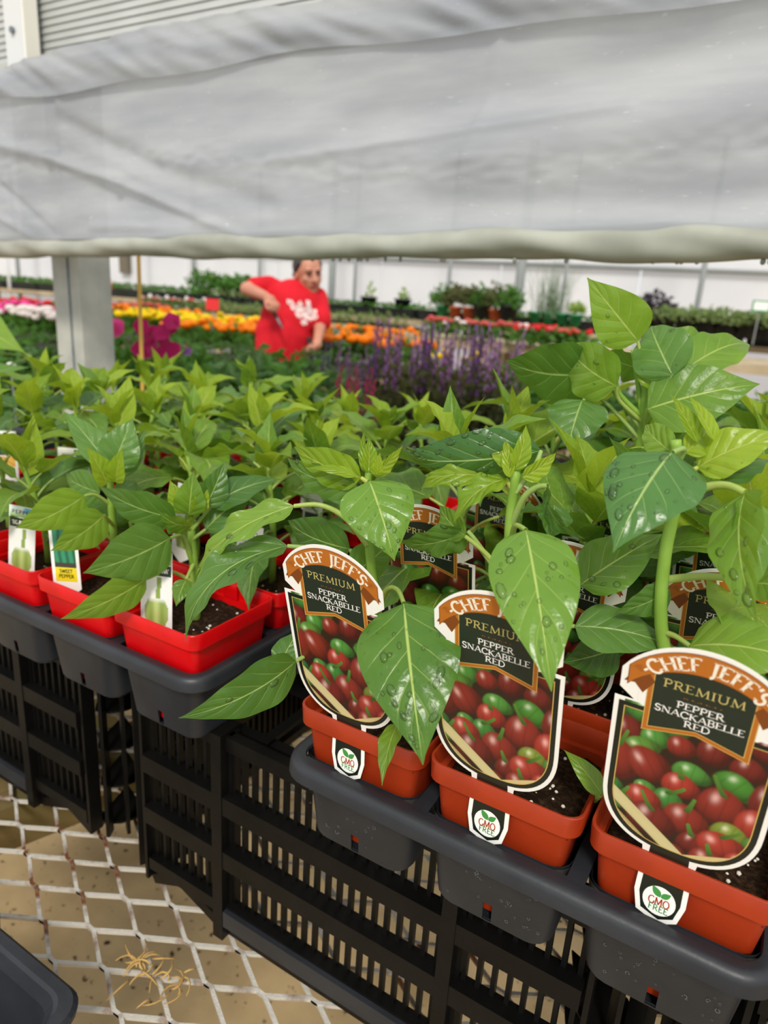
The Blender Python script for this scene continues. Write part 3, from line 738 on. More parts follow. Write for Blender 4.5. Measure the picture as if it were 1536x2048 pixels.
# --- R3 and R2, the two red pots at the front
R3 = pepper(rimB(2, 0), 'red', 'pepper plant in the bright red pot at the right front corner of the left tray', GB, 5, hero=True)
b = rimB(2, 0)+Vector((0, 0, -.026))
stem_px(R3, [b, (389, 1150, .71), (383, 1070, .695), (380, 1010, .685)], .0056, .0034)
for q in ([(388, 1180, .712), (410, 1130, .70), (432, 1080, .69)], [(386, 1130, .705), (372, 1090, .69), (362, 1070, .68)]): stem_px(R3, q, .0028, .0018, 'branch')
H(R3, (340, 1076, .655), (166, 1146, .635), 128, roll=-30, arch=.08, fold=.10, wave=.05, m=M_mature, pet=[(383, 1110, .70), (366, 1072, .675)], seed=71)
H(R3, (292, 1158, .668), (121, 1238, .640), 84, roll=-34, arch=.08, fold=.12, wave=.05, m=M_mid, pet=[(388, 1165, .71), (340, 1143, .69)], seed=72)
H(R3, (352, 1036, .665), (198, 972, .665), 92, roll=-38, arch=.10, fold=.15, wave=.07, m=M_mature, pet=[(382, 1060, .692)], seed=73)
H(R3, (378, 1030, .672), (387, 942, .66), 66, roll=-5, arch=.06, fold=.35, wave=.06, m=M_mid, seed=74)
H(R3, (412, 1012, .675), (448, 925, .68), 62, roll=15, arch=.08, fold=.3, wave=.06, m=M_mature, pet=[(384, 1040, .69)], seed=75)
H(R3, (425, 1010, .685), (562, 958, .70), 76, roll=-42, arch=.10, fold=.15, wave=.07, m=M_mature, pet=[(384, 1060, .692)], seed=76)
H(R3, (412, 1058, .69), (508, 985, .71), 76, roll=-25, arch=.12, fold=.15, wave=.07, m=M_mature, pet=[(384, 1080, .695)], seed=77)
H(R3, (385, 1050, .665), (318, 1022, .65), 74, roll=-55, arch=.18, fold=.2, wave=.12, m=M_mid, seed=78)
H(R3, (372, 1160, .675), (352, 1213, .665), 40, roll=20, arch=.08, fold=.25, wave=.05, m=M_mid, pet=[(386, 1130, .70)], seed=79)
H(R3, (370, 1025, .675), (340, 960, .67), 44, roll=-15, arch=.08, fold=.4, wave=.06, m=M_young, seed=80)
H(R3, (392, 1025, .672), (412, 965, .67), 38, roll=15, arch=.08, fold=.5, wave=.06, m=M_young, seed=81)
R2 = pepper(rimB(1, 0), 'red', 'pepper plant in the middle front red pot behind the tag with green peppers', GB, 6, hero=True)
b = rimB(1, 0)+Vector((0, 0, -.026))
stem_px(R2, [b, (228, 1090, .768), (222, 1000, .75), (220, 940, .74)], .0052, .0032)
H(R2, (168, 992, .722), (30, 1056, .71), 92, roll=-30, arch=.10, fold=.10, wave=.06, m=M_mid, pet=[(222, 1010, .752), (192, 990, .735)], seed=91)
H(R2, (208, 1030, .72), (101, 1102, .70), 86, roll=-28, arch=.10, fold=.14, wave=.06, m=M_mid, pet=[(226, 1050, .76)], seed=92)
H(R2, (222, 938, .735), (127, 822, .745), 66, roll=20, arch=.06, fold=.25, wave=.05, m=M_mature, seed=93)
H(R2, (226, 936, .732), (266, 836, .735), 84, roll=-10, arch=.06, fold=.2, wave=.05, m=M_mature, seed=94)
H(R2, (214, 968, .725), (172, 893, .70), 52, roll=25, arch=.08, fold=.4, wave=.06, m=M_young, seed=95)
H(R2, (232, 965, .722), (245, 895, .705), 44, roll=-20, arch=.08, fold=.5, wave=.08, m=M_young, seed=96)
H(R2, (240, 950, .735), (290, 858, .75), 46, roll=20, arch=.05, fold=.3, wave=.06, m=M_mature, seed=97)
H(R2, (200, 985, .745), (132, 950, .77), 74, roll=-30, arch=.1, fold=.15, wave=.06, m=M_mature, seed=98)
H(R2, (238, 985, .74), (300, 1010, .76), 70, roll=-40, arch=.1, fold=.15, wave=.06, m=M_mature, seed=99)
H(R2, (205, 1060, .755), (140, 1085, .74), 54, roll=-40, arch=.1, fold=.15, wave=.06, m=M_mature, pet=[(228, 1085, .767)], seed=100)
R1 = pepper(rimB(0, 0), 'red', 'pepper plant in the red pot cut by the left edge of the photo', GB, 7, H=.11, nl=13, Lf=.085)
# --- the rest of the three trays
sd_ = 100
for k in range(5):
    for j in range(3):
        sd_ += 1
        if k > 0 and (j, k) != (1, 2) :
            pepper(rimA(j, k), 'orange', f'tall pepper plant in an orange pot, {rn[k]} row, {cn[j]} column of the tagged tray', GA, sd_, H=(.17, .19, .20, .20)[k-1]+.02*((j+k) % 2), nl=17, Lf=.108, lean=(-.02+.01*j, -.01), younger=.25)
        if k > 0:
            pepper(rimB(j, k), 'red', f'pepper plant in a red pot, {rn[k]} row, {cn[j]} column of the front left tray', GB, sd_+200, H=.125+.01*((j+2*k) % 3), nl=15, Lf=.093, younger=.30)
        if (j, k) not in ((0, 0), (0, 1), (1, 0)):
            pepper(P(posC[k][j][0], posC[k][j][1], ZR), 'black' if (j+k) % 2 else 'red', f'pepper plant in the far left tray, {rn[k]} row, {cn[j]} column', GC, sd_+300, H=.125+.012*((2*j+k) % 3), nl=14, Lf=.092, younger=.35)
for k in range(1, 4):
    pepper(P(posA2[k][0][0], posA2[k][0][1], ZR), 'orange', f'tall pepper plant in the tray at the right edge, {rn[k]} row', GA, 500+k, H=.20, nl=16, Lf=.11)
# a broad pepper leaf reaching in from the left edge
XL = pepper(P(posD[3][1][0], posD[3][1][1], ZR), 'black', 'pepper plant at the left edge beside the steel post, broad leaf reaching in', GC, 601, hero=True)
_d = posD[3][1]; b = P(_d[0], _d[1], ZR-.026)
stem_px(XL, [b, P(_d[0], _d[1]-.01, ZR+.08), P(_d[0], _d[1]-.02, ZR+.15)], .0050, .0030)
XS = P(_d[0], _d[1]-.02, ZR+.15)
H(XL, (-75, 640, 1.42), (50, 705, 1.36), 92, roll=-10, arch=.1, fold=.1, wave=.05, m=M_mid, pet=[XS], seed=111)
H(XL, (-75, 770, 1.40), (58, 735, 1.36), 50, roll=-40, arch=.08, fold=.2, wave=.05, m=M_mature, pet=[XS], seed=112)
H(XL, (-70, 700, 1.42), (20, 780, 1.38), 60, roll=-30, arch=.08, fold=.2, wave=.05, m=M_mature, pet=[XS], seed=113)
# ------------------------------------------------------------------ lettering: strokes turned into flat ink
def arc(cx, cy, rx, ry, a0, a1, n=9):
    return [(cx+rx*math.cos(math.radians(a0+(a1-a0)*i/n)), cy+ry*math.sin(math.radians(a0+(a1-a0)*i/n))) for i in range(n+1)]
K, T = 1.0, .42
GL = {
 'A': (.80, [([(.06, 0), (.40, 1)], T), ([(.40, 1), (.74, 0)], K), ([(.18, .34), (.62, .34)], T)], [(.06, 0), (.74, 0)]),
 'B': (.66, [([(.14, 0), (.14, 1)], K), ([(.14, 1), (.32, 1)]+arc(.34, .765, .20, .235, 85, -90)+[(.14, .53)], .75), ([(.14, .53), (.34, .53)]+arc(.36, .265, .23, .265, 88, -90)+[(.14, 0)], .8)], [(.08, 0), (.08, 1)]),
 'C': (.76, [(arc(.44, .5, .36, .5, 48, 312, 18), .9)], [(.68, .80), (.68, .2)]),
 'D': (.78, [([(.14, 0), (.14, 1)], K), ([(.14, 1), (.30, 1)]+arc(.32, .5, .38, .5, 88, -88, 14)+[(.14, 0)], .8)], [(.08, 0), (.08, 1)]),
 'E': (.62, [([(.14, 0), (.14, 1)], K), ([(.14, .98), (.55, .98)], T), ([(.14, .53), (.45, .53)], T), ([(.14, .02), (.57, .02)], T), ([(.55, 1), (.55, .86)], T), ([(.57, 0), (.57, .16)], T)], [(.08, 0), (.08, 1)]),
 'F': (.58, [([(.14, 0), (.14, 1)], K), ([(.14, .98), (.54, .98)], T), ([(.14, .52), (.44, .52)], T), ([(.54, 1), (.54, .85)], T)], [(.14, 0), (.08, 1)]),
 'G': (.80, [(arc(.44, .5, .36, .5, 48, 330, 18), .9), ([(.74, .42), (.74, .08)], K)], [(.72, .44)]),
 'H': (.84, [([(.14, 0), (.14, 1)], K), ([(.70, 0), (.70, 1)], K), ([(.14, .52), (.70, .52)], T)], [(.14, 0), (.14, 1), (.70, 0), (.70, 1)]),
 'I': (.30, [([(.15, 0), (.15, 1)], K)], [(.15, 0), (.15, 1)]),
 'J': (.42, [([(.26, 1), (.26, .05)]+arc(.08, .02, .18, .22, 0, -95, 6), K)], [(.26, 1)]),
 'K': (.74, [([(.14, 0), (.14, 1)], K), ([(.60, 1), (.16, .48)], T), ([(.26, .58), (.68, 0)], K)], [(.14, 0), (.14, 1), (.66, 0), (.60, 1)]),
 'L': (.58, [([(.14, 0), (.14, 1)], K), ([(.14, .02), (.54, .02)], T), ([(.54, 0), (.54, .18)], T)], [(.14, 1), (.08, 0)]),
 'M': (.98, [([(.12, 0), (.16, 1)], T), ([(.16, 1), (.49, .08)], K), ([(.49, .08), (.82, 1)], T), ([(.82, 1), (.86, 0)], K)], [(.12, 0), (.86, 0)]),
 'N': (.84, [([(.14, 0), (.14, 1)], T), ([(.14, 1), (.70, .02)], K), ([(.70, 0), (.70, 1)], T)], [(.14, 0), (.10, 1), (.70, 1)]),
 'O': (.84, [(arc(.42, .5, .35, .5, 0, 360, 22), .85)], []),
 'P': (.62, [([(.14, 0), (.14, 1)], K), ([(.14, 1), (.32, 1)]+arc(.34, .74, .22, .26, 85, -90)+[(.14, .48)], .75)], [(.14, 0), (.08, 1)]),
 'R': (.72, [([(.14, 0), (.14, 1)], K), ([(.14, 1), (.32, 1)]+arc(.34, .75, .21, .25, 85, -90)+[(.14, .50)], .75), ([(.34, .50), (.68, 0)], K)], [(.14, 0), (.08, 1), (.68, 0)]),
 'S': (.60, [(arc(.30, .75, .21, .24, 40, 270, 12)+arc(.30, .25, .22, .26, 90, -145, 12)[1:], .9)], [(.49, .86), (.10, .15)]),
 'T': (.72, [([(.36, 0), (.36, 1)], K), ([(.06, .98), (.66, .98)], T), ([(.06, 1), (.06, .84)], T), ([(.66, 1), (.66, .84)], T)], [(.36, 0)]),
 'U': (.82, [([(.14, 1), (.14, .34)]+arc(.41, .30, .27, .30, 180, 360, 12)+[(.68, 1)], .8)], [(.14, 1), (.68, 1)]),
 'W': (1.1, [([(.06, 1), (.32, 0)], K), ([(.32, 0), (.55, .9)], T), ([(.55, .9), (.80, 0)], K), ([(.80, 0), (1.04, 1)], T)], [(.06, 1), (1.04, 1)]),
 "'": (.22, [([(.12, 1), (.08, .74)], .9)], []),
 '.': (.22, [([(.11, .42), (.11, .58)], 1.4)], []),
 ' ': (.34, [], []),
}
def text_ink(s, size, g, x0, y0, z, weight=.15, serif=True, spacing=.06, width=None, arcr=None):
    """adds lettering centred on (x0, y0) in the card's x-y plane; arcr bends the line over a circle of that radius"""
    adv = sum(GL[c][0]+spacing for c in s)-spacing
    sx = size if width is None else width/adv
    x = -adv/2
    def tr(px, py):
        X, Y = px*sx, (py-.5)*size
        if arcr:
            a = X/arcr; r = arcr+Y; return (x0+r*math.sin(a), y0-arcr+r*math.cos(a), z)
        return (x0+X, y0+Y, z)
    for c in s:
        w_, st, se = GL[c]
        for pts, k in st:
            hw = weight*(k if serif else .9)/2
            n = len(pts); n0 = len(g.v)
            for i, (px, py) in enumerate(pts):
                a = pts[max(i-1, 0)]; b = pts[min(i+1, n-1)]; dx, dy = (b[0]-a[0])*sx, (b[1]-a[1])*size; l = math.hypot(dx, dy) or 1
                ox, oy = -dy/l*hw*size, dx/l*hw*size
                g.v.append(tr(x+px+ox/sx, py+oy/size)); g.v.append(tr(x+px-ox/sx, py-oy/size))
            for i in range(n-1): q = n0+2*i; g.f.append((q, q+1, q+3, q+2))
        if serif:
            for px, py in se:
                n0 = len(g.v); e_ = .13; t_ = .035; yy = min(max(py, t_), 1-t_)
                g.v += [tr(x+px-e_, yy-t_), tr(x+px+e_, yy-t_), tr(x+px+e_, yy+t_), tr(x+px-e_, yy+t_)]; g.f.append((n0, n0+1, n0+2, n0+3))
        x += w_+spacing
    return g
# ------------------------------------------------------------------ the tall shield tag with a picture of peppers (all in millimetres, y up, front = +z)
def box_outline(ins):
    """rounded shield (without stem), inset by ins"""
    hw = 43-ins; pts = [(-hw, -45-ins*1.0), (hw, -45-ins*1.0)]
    yb = -112; bot = -156+ins
    right = [(hw, -45-ins), (hw, yb)]+[(hw*math.cos(a)**.8 if math.cos(a) > 0 else 0, yb-(yb-bot)*math.sin(a)**.9) for a in [PI/2*i/14 for i in range(1, 15)]]
    return right+[(-x, y) for x, y in right[::-1][1:]]
def poly(g, pts, z):
    n0 = len(g.v); g.v += [(x, y, z) for x, y in pts]; g.f.append(tuple(range(n0, n0+len(pts)))[::-1])
def plate(g, pts, z0, z1):
    n0 = len(g.v); n = len(pts); g.v += [(x, y, z0) for x, y in pts]+[(x, y, z1) for x, y in pts]
    g.f.append(tuple(range(n0+n, n0+2*n))[::-1]); g.f.append(tuple(range(n0, n0+n)))
    g.f += [(n0+i, n0+(i+1) % n, n0+n+(i+1) % n, n0+n+i) for i in range(n)]
def ringp(g, a, b, z):
    n0 = len(g.v); n = len(a); g.v += [(x, y, z) for x, y in a]+[(x, y, z) for x, y in b]
    g.f += [(n0+i, n0+(i+1) % n, n0+n+(i+1) % n, n0+n+i) for i in range(n)]
def band(hw, top, th, n=24, R=46.4):
    up_, lo_ = [], []
    for i in range(n+1):
        x = -hw+2*hw*i/n; y = top-R+math.sqrt(max(R*R-x*x, 0)); up_.append((x, y)); lo_.append((x, y-th))
    return up_, lo_
# painted picture of the peppers: colour per vertex on a fine grid (flat print on the card)
rp_ = random.Random(11)
PIV, LEAN = -157.5, math.radians(13)            # the card leans forward from the slot in the rim
def bend(x, y, z):
    d = y-PIV
    if d <= 0: return (x, y, z)
    return (x, PIV+d*math.cos(LEAN)-z*math.sin(LEAN), d*math.sin(LEAN)+z*math.cos(LEAN))
def mmb(g): g.v = [tuple(q*MM for q in bend(*v)) for v in g.v]; return g
def paint(nx, ny, X0, X1, Y0, Y1, bg, blobs):
    xs = np.linspace(X0, X1, nx); ys = np.linspace(Y0, Y1, ny); XX, YY = np.meshgrid(xs, ys)
    C = np.zeros((ny, nx, 3)); C[:] = bg(XX, YY)
    for bl in blobs: bl(XX, YY, C)
    return XX, YY, C
def pepper_blob(cx, cy, rx, ry, rot, col, stem=None, lobes=3):
    col = np.array(lin(col)); cr, sr = math.cos(rot), math.sin(rot)
    def f(X, Y, C):
        x = (X-cx)*cr+(Y-cy)*sr; y = -(X-cx)*sr+(Y-cy)*cr
        th = np.arctan2(y/ry, x/rx); rr = np.sqrt((x/rx)**2+(y/ry)**2)/(1+.06*np.cos(lobes*th+.6))
        a = np.clip((1.0-rr)*7, 0, 1)
        sh = .30+.75*np.clip(1-((x/rx+.25)**2+(y/ry-.35)**2)*.75, 0, 1)
        rib = 1-.22*np.exp(-((np.abs((x/rx*1.6+10.25) % .9-.45))/.07)**2)*(np.abs(y/ry) < .85)
        hl = np.exp(-(((x/rx+.32)/.16)**2+((y/ry-.38)/.26)**2))*.45
        c = col[None, None]*(sh*rib)[..., None]+hl[..., None]*np.array([.9, .8, .72])
        C[:] = C*(1-a[..., None])+c*a[..., None]
        if stem:
            sx_, sy_ = stem; gcol = np.array(lin('#4f7a2c'))
            for q in np.linspace(0, 1, 9):
                px = cx+sx_*rx*(q*.9); py = cy+ry*(.62+.55*q)+sy_*q*q
                d = np.hypot((X-px)/(1.7-.7*q), (Y-py)/1.1); aa = np.clip((1.25-d)*3, 0, 1)
                C[:] = C*(1-aa[..., None])+(gcol*(.5+.6*q))*aa[..., None]
    return f
def slat_blob(p0, p1, th, col, edge='#6b5a36'):
    c1 = np.array(lin(col)); c2 = np.array(lin(edge)); d = np.array(p1)-np.array(p0); L_ = np.hypot(*d); d = d/L_
    def f(X, Y, C):
        u = (X-p0[0])*d[0]+(Y-p0[1])*d[1]; v = -(X-p0[0])*d[1]+(Y-p0[1])*d[0]
        a = np.clip((th/2-np.abs(v))*3, 0, 1)*(u > 0)*(u < L_); e_ = np.clip((np.abs(v)-(th/2-1.0))*1.5, 0, 1)*(v < 0)
        c = c1*(1-.15*np.abs(v/th))[..., None]*(1-e_)[..., None]+c2*e_[..., None]
        C[:] = C*(1-a[..., None])+c*a[..., None]
    return f
RED1, RED2, RED3, GR1, GR2 = '#a8362a', '#76241e', '#8c2c22', '#4f8f3a', '#7d8f34'
blobs = []
for row, yy in enumerate((-52, -66)):
    for i in range(6):
        x = -40+i*15+rp_.uniform(-3, 3)+(row % 2)*7; blobs.append(pepper_blob(x, yy+rp_.uniform(-3, 3), rp_.uniform(8, 10), rp_.uniform(8, 11), rp_.uniform(-.4, .4), rp_.choice((RED2, RED3, RED2, GR1, '#3e6d2c'))))
blobs += [pepper_blob(-25, -77, 11, 8, .5, '#5c8f38'), pepper_blob(2, -84, 11, 8, -.1, GR1), pepper_blob(24, -82, 13, 9, -.5, '#46862f'), pepper_blob(40, -86, 10, 14, 0, RED2),
 pepper_blob(-37, -92, 13, 18, .1, RED3, (.3, 2)), pepper_blob(-20, -88, 12, 14, .5, RED3), pepper_blob(-2, -96, 11, 10, 0, RED1, (-.2, 2)), pepper_blob(20, -101, 14, 15, -.1, RED3, (-.5, 4)),
 pepper_blob(38, -106, 12, 13, 0, RED1), pepper_blob(-20, -107, 7, 6, .2, GR1), pepper_blob(-7, -110, 9, 9, 0, '#3f8236', (.9, 2)), pepper_blob(-20, -116, 11, 11, .1, RED1), pepper_blob(-39, -114, 8, 8, 0, '#3d7d38'),
 pepper_blob(4, -121, 14, 13, 0, RED3, (.2, 3)), pepper_blob(27, -119, 11, 9, -.2, GR2), pepper_blob(40, -121, 7, 7, 0, '#4c7f35', (.3, 2)),
 pepper_blob(-33, -124, 8, 8, .3, '#5f9440', (.6, 3)), pepper_blob(-14, -131, 15, 14, -.1, RED2, (-.5, 4)), pepper_blob(9, -137, 8, 10, -.3, RED2, (-.4, 2)), pepper_blob(24, -130, 14, 11, .3, RED1, (.6, 2)),
 pepper_blob(35, -139, 9, 9, 0, RED1, (.2, 2)), pepper_blob(20, -147, 12, 11, .1, RED3, (-.2, 1)), pepper_blob(2, -150, 7, 7, 0, RED2),
 slat_blob((-44, -127), (-2, -164), 7, '#b4a468'), slat_blob((-44, -113), (10, -158), 9, '#cfc38e'), slat_blob((4, -155), (46, -133), 8, '#d3c084')]
XX, YY, CC = paint(190, 250, -39, 39, -153, -46, lambda X, Y: np.array(lin('#2a1a12')), blobs)
CC = np.concatenate([np.clip(CC, 0, 1), np.ones(CC.shape[:2]+(1,))], 2)
inn = box_outline(5.6)
def inside(X, Y, hw=37.6, yb=-112, bot=-150.6):
    r = (np.abs(X)/hw) < 1
    k = Y < yb
    s_ = np.clip((yb-Y)/(yb-bot), 0, 1)
    lim = hw*np.sqrt(np.clip(1-s_**2.1, 0, 1))**.85
    return r & (~k | ((np.abs(X) < lim) & (Y > bot)))
msk = inside(XX, YY); ny_, nx_ = XX.shape
idx = -np.ones(XX.shape, int); idx[msk] = np.arange(msk.sum())
MM = .001
pv = np.array([bend(x, y, .40) for x, y in zip(XX[msk], YY[msk])])*MM
pf = [(idx[j, i], idx[j, i+1], idx[j+1, i+1], idx[j+1, i]) for j in range(ny_-1) for i in range(nx_-1) if idx[j, i] >= 0 and idx[j, i+1] >= 0 and idx[j+1, i] >= 0 and idx[j+1, i+1] >= 0]
PIC = mk('printed_picture', pv.tolist(), pf, M_ink, True, cols=CC[msk])
def mm(g): g.v = [(x*MM, y*MM, z*MM) for x, y, z in g.v]; return g
M_gold = mat('gold_ink', '#c8a75a', .35); M_banner = mat('bronze_banner_ink', '#b4681f', .35); M_banner2 = mat('dark_banner_ink', '#7b4015', .35); M_panel = mat('dark_green_panel_ink', '#1d2a20', .35)
M_cream = mat('cream_ink', '#f0e6d2', .35); M_letter = mat('white_ink', '#f4f2ec', .3); M_gmo1 = mat('red_brown_ink', '#a8401f', .35); M_gmo2 = mat('green_ink', '#3f8f44', .35); M_prem = mat('pale_gold_ink', '#cdbd72', .35); M_olive = mat('olive_stroke_ink', '#c9bd84', .35)
g = G()                                         # white card, die cut
plate(g, box_outline(0), 0, .35)
stem_o = [(16, -150), (14.5, -166), (15, -188), (12, -201), (2, -207), (-12, -202), (-15, -188), (-14.5, -166), (-16, -150)]
plate(g, [(16, -150), (15.2, PIV), (-15.2, PIV), (-16, -150)], .02, .34); plate(g, [(15.2, PIV)]+stem_o[1:-1]+[(-15.2, PIV)], .02, .34)
u_, l_ = band(41, 0, 22)
plate(g, u_+[(41, -38), (31, -46), (27, -52), (-27, -52), (-31, -46), (-41, -38)], .01, .345)
CARD = mmb(g).mesh('card', M_white)
g = G(); ringp(g, box_outline(2.6), box_outline(5.6), .46); poly(g, [(11, -152), (11.2, PIV), (-11.2, PIV), (-11, -152)], .43); poly(g, [(11.2, PIV), (11.5, -168), (12, -188), (9.5, -199), (1.5, -203.5), (-9.5, -199.5), (-12, -188), (-11.5, -168), (-11.2, PIV)], .43)
BLK = mmb(g).mesh('black_border', M_black)
g = G(); ringp(g, box_outline(5.6), box_outline(6.2), .47); GLD = mmb(g).mesh('gold_line', M_gold)
g = G(); poly(g, [(-28, -47), (28, -47), (31, -45), (31, -30), (-31, -30), (-31, -45)], .48); WB = mmb(g).mesh('white_field', M_white)
def panel(ins, z, m, name):
    g = G(); poly(g, [(-27+ins, -12), (27-ins, -12), (27-ins, -63.5+ins*1.25), (0, -56.5+ins), (-27+ins, -63.5+ins*1.25)], z); return mmb(g).mesh(name, m)
PN1 = panel(0, .52, M_gold, 'panel_edge'); PN2 = panel(.5, .54, M_banner, 'panel_frame'); PN2b = panel(2.6, .56, M_gold, 'panel_line'); PN3 = panel(3.1, .58, M_panel, 'panel')
TAILS = []
for s in (-1, 1):
    g = G(); poly(g, [(s*q[0], q[1]) for q in ((-34, -24), (-39.2, -33), (-33.5, -32.5), (-29, -38), (-23.5, -28.5), (-27, -24))][::-s], .60); TAILS.append(mmb(g).mesh('banner_tail', M_banner2))
u_, l_ = band(37.5, -2.6, 13.5); g = G(); poly(g, u_+l_[::-1], .64); BAN0 = mmb(g).mesh('banner_edge', M_banner2)
u_, l_ = band(37.0, -3.1, 12.6); g = G(); poly(g, u_+l_[::-1], .66); BAN = mmb(g).mesh('banner', M_banner)
g = G()
for s in (-1, 1):                                # engraved strokes at the banner ends
    for k in range(9):
        x = s*(37-.55*k); y = -3.1-46.4+math.sqrt(46.4**2-x*x)
        L_ = 5.0-.25*k+(k % 2)*1.6; yy = y-1.2-k*.9
        g.v += [(x, yy, .68), (x-s*L_*.8, yy+L_*.55, .68), (x-s*L_*.8, yy+L_*.55-.35, .68)]; n = len(g.v); g.f.append((n-3, n-2, n-1))
ENG = mmb(g).mesh('banner_engraving', M_banner2)
L1 = mmb(text_ink(".CHEF JEFF'S.", 8.6, G(), 0, -9.4, .70, .20, True, .05, 67, 46.4-6.3)).mesh('lettering', M_cream)
L2 = mmb(text_ink('PREMIUM', 5.4, G(), 0, -26.5, .70, .13, True, .10, 39)).mesh('lettering', M_prem)
g = text_ink('PEPPER', 4.4, G(), 0, -38.3, .70, .17, True, .03, 23); text_ink('SNACKABELLE', 4.4, g, 0, -44.3, .70, .17, True, .02, 44); text_ink('RED', 4.4, g, 0, -50.0, .70, .17, True, .03, 13)
L3 = mmb(g).mesh('lettering', M_letter)
g = G()
for k in range(14):
    x = -9+k*1.35; g.v += [(x, -33.3+.45*math.sin(k*2.4), .70), (x+1.2, -33.2+.45*math.sin(k*2.4+1), .70), (x+.6, -33.6, .70)]; n = len(g.v); g.f.append((n-3, n-2, n-1))
ORN = mmb(g).mesh('flourish', M_banner)
g = G(); poly(g, [(9.6*math.cos(a), -190+10.6*math.sin(a)) for a in [2*PI*i/28 for i in range(28)]], .50); BDG = mmb(g).mesh('badge', M_letter)
g = text_ink('GMO', 5.4, G(), 0, -190.6, .56, .16, False, .02, 12.5); BL1 = mmb(g).mesh('lettering', M_gmo1)
g = text_ink('FREE', 4.4, G(), .3, -195.6, .56, .16, False, .05, 11.5)
for bx, tx, ty, wl_ in ((0.2, -5.2, -180.2, 2.3), (0.6, 6.0, -182.2, 2.0)):
    ax_, ay_ = tx-bx, ty+187.0; ll = math.hypot(ax_, ay_); nx2, ny2 = -ay_/ll, ax_/ll
    up1 = [(bx+ax_*t+nx2*wl_*math.sin(PI*t**.8), -187.0+ay_*t+ny2*wl_*math.sin(PI*t**.8)) for t in [k/8 for k in range(9)]]
    dn1 = [(bx+ax_*t-nx2*wl_*math.sin(PI*t**.8), -187.0+ay_*t-ny2*wl_*math.sin(PI*t**.8)) for t in [k/8 for k in range(7, 0, -1)]]
    poly(g, up1+dn1, .56)
BL2 = mmb(g).mesh('lettering', M_gmo2)
def tall_tag(j, k, label, tilt=0, lean=0, dx=0, lift=0, sy=1.0):
    r = rimA(j, k); o_ = empty('plant_tag', r+Vector((dx, -.0535, -.041)), label, 'plant tag', 'tall pepper tags')
    # local card: x along the pot front, y up, front facing -b; pivot at the pot slot
    R = Matrix.Rotation(math.radians(90+lean), 4, 'X') @ Matrix.Rotation(math.radians(tilt), 4, 'Z')
    mw = Matrix.Translation((0, 0, .0415-.0000+lift)) @ R @ Matrix.Diagonal((1, sy, 1, 1)) @ Matrix.Translation((0, .1575, 0))
    c = put('card', CARD, o_, mw=mw)
    put('printed_picture', PIC, o_, mw=mw)
    put('banner_engraving', ENG, c)['kind'] = 'stuff'
    for me in (BLK, GLD, WB, PN1, PN2, PN2b, PN3, *TAILS, BAN0, BAN, L1, L2, L3, ORN, BDG, BL1, BL2): put(me.name.split('.')[0], me, c)
    return o_
tall_tag(0, 0, 'tall pepper picture tag in the left front orange pot, tilted to the left', tilt=1, dx=-.007, sy=1)
tall_tag(1, 0, 'tall pepper picture tag in the middle front orange pot, half covered by a leaf', tilt=0, dx=-.006, sy=1)
tall_tag(2, 0, 'tall pepper picture tag nearest the camera, in the right front orange pot', tilt=0, dx=-.008, sy=1)
for k in range(1, 4):
    for j in range(3):
        tall_tag(j, k, f'tall pepper picture tag in the {rn[k]} row of orange pots, {cn[j]} column', tilt=rp_.uniform(-4, 4), dx=rp_.uniform(-.012, .004), lean=rp_.uniform(-4, 2))

# ------------------------------------------------------------------ the small printed stakes of the left trays
def grid_pic(nx, ny, w, h, y0, fn, name):
    v, c, f = [], [], []
    for j in range(ny+1):
        for i in range(nx+1):
            x = -w/2+w*i/nx; y = y0+h*j/ny; v.append((x*MM, y*MM, .00042)); c.append((*fn(i/nx, j/ny), 1))
    f = [(j*(nx+1)+i, j*(nx+1)+i+1, (j+1)*(nx+1)+i+1, (j+1)*(nx+1)+i) for j in range(ny) for i in range(nx)]
    return mk(name, v, f, M_ink, True, cols=c)
def mixl(a, b, t): t = max(0, min(1, t)); return [x+(y-x)*t for x, y in zip(a, b)]
def pic_bell(u, v):                              # pale green bell pepper on white
    bgc = lin('#e8eae6'); c = bgc
    y = v*1.25; x = (u-.5)*1.0
    if y < .75:
        lob = .20+.20*math.sin(min(max(y/.75, 0), 1)*PI*.75+.3)+.02*math.cos(x*30)
        if abs(x) < lob: c = mixl(lin('#6f8c2c'), lin('#b9c97c'), (.62+.30*math.cos(x*17)-.5*(abs(x)/lob)**3))
        t = (.75-y)/.12
        if t < 1: c = mixl(bgc, c, t)
    elif y < 1.25 and abs(x-.12*(y-.75)-.05) < .075: c = lin('#86a04c')
    return c
def pic_head(u, v): return mixl(lin('#8fae54'), lin('#dfe9e2'), v*1.3) if not (u > .62 and v > .45) else lin('#5aa6c8')
def pic_long(u, v):                              # dark green long peppers
    q = (u*3+.25*math.sin(v*3)) % 1; c = mixl(lin('#0f4a34'), lin('#2f8f66'), math.sin(q*PI))
    return c if v > .10 else lin('#3b3a30')
def pic_orange(u, v): return mixl(lin('#d9822c'), lin('#e8c04a'), abs(math.sin(u*6+v*5)))
def small_card(h): g = G(); plate(g, [(-13, -28), (-13, h), (13, h), (13, -28), (0, -40)][::-1], 0, .35); return mm(g).mesh('card', M_white)
C62 = small_card(62)
PB = [grid_pic(26, 70, 24, 56, -20, pic_bell, 'printed_picture'), grid_pic(8, 8, 24, 12, 49, pic_head, 'printed_header')]
g = G(); poly(g, [(-12, 37), (12, 37), (12, 48), (-12, 48)][::-1], .46); PBand = mm(g).mesh('name_band', mat('dark_green_ink', '#17382a', .35))
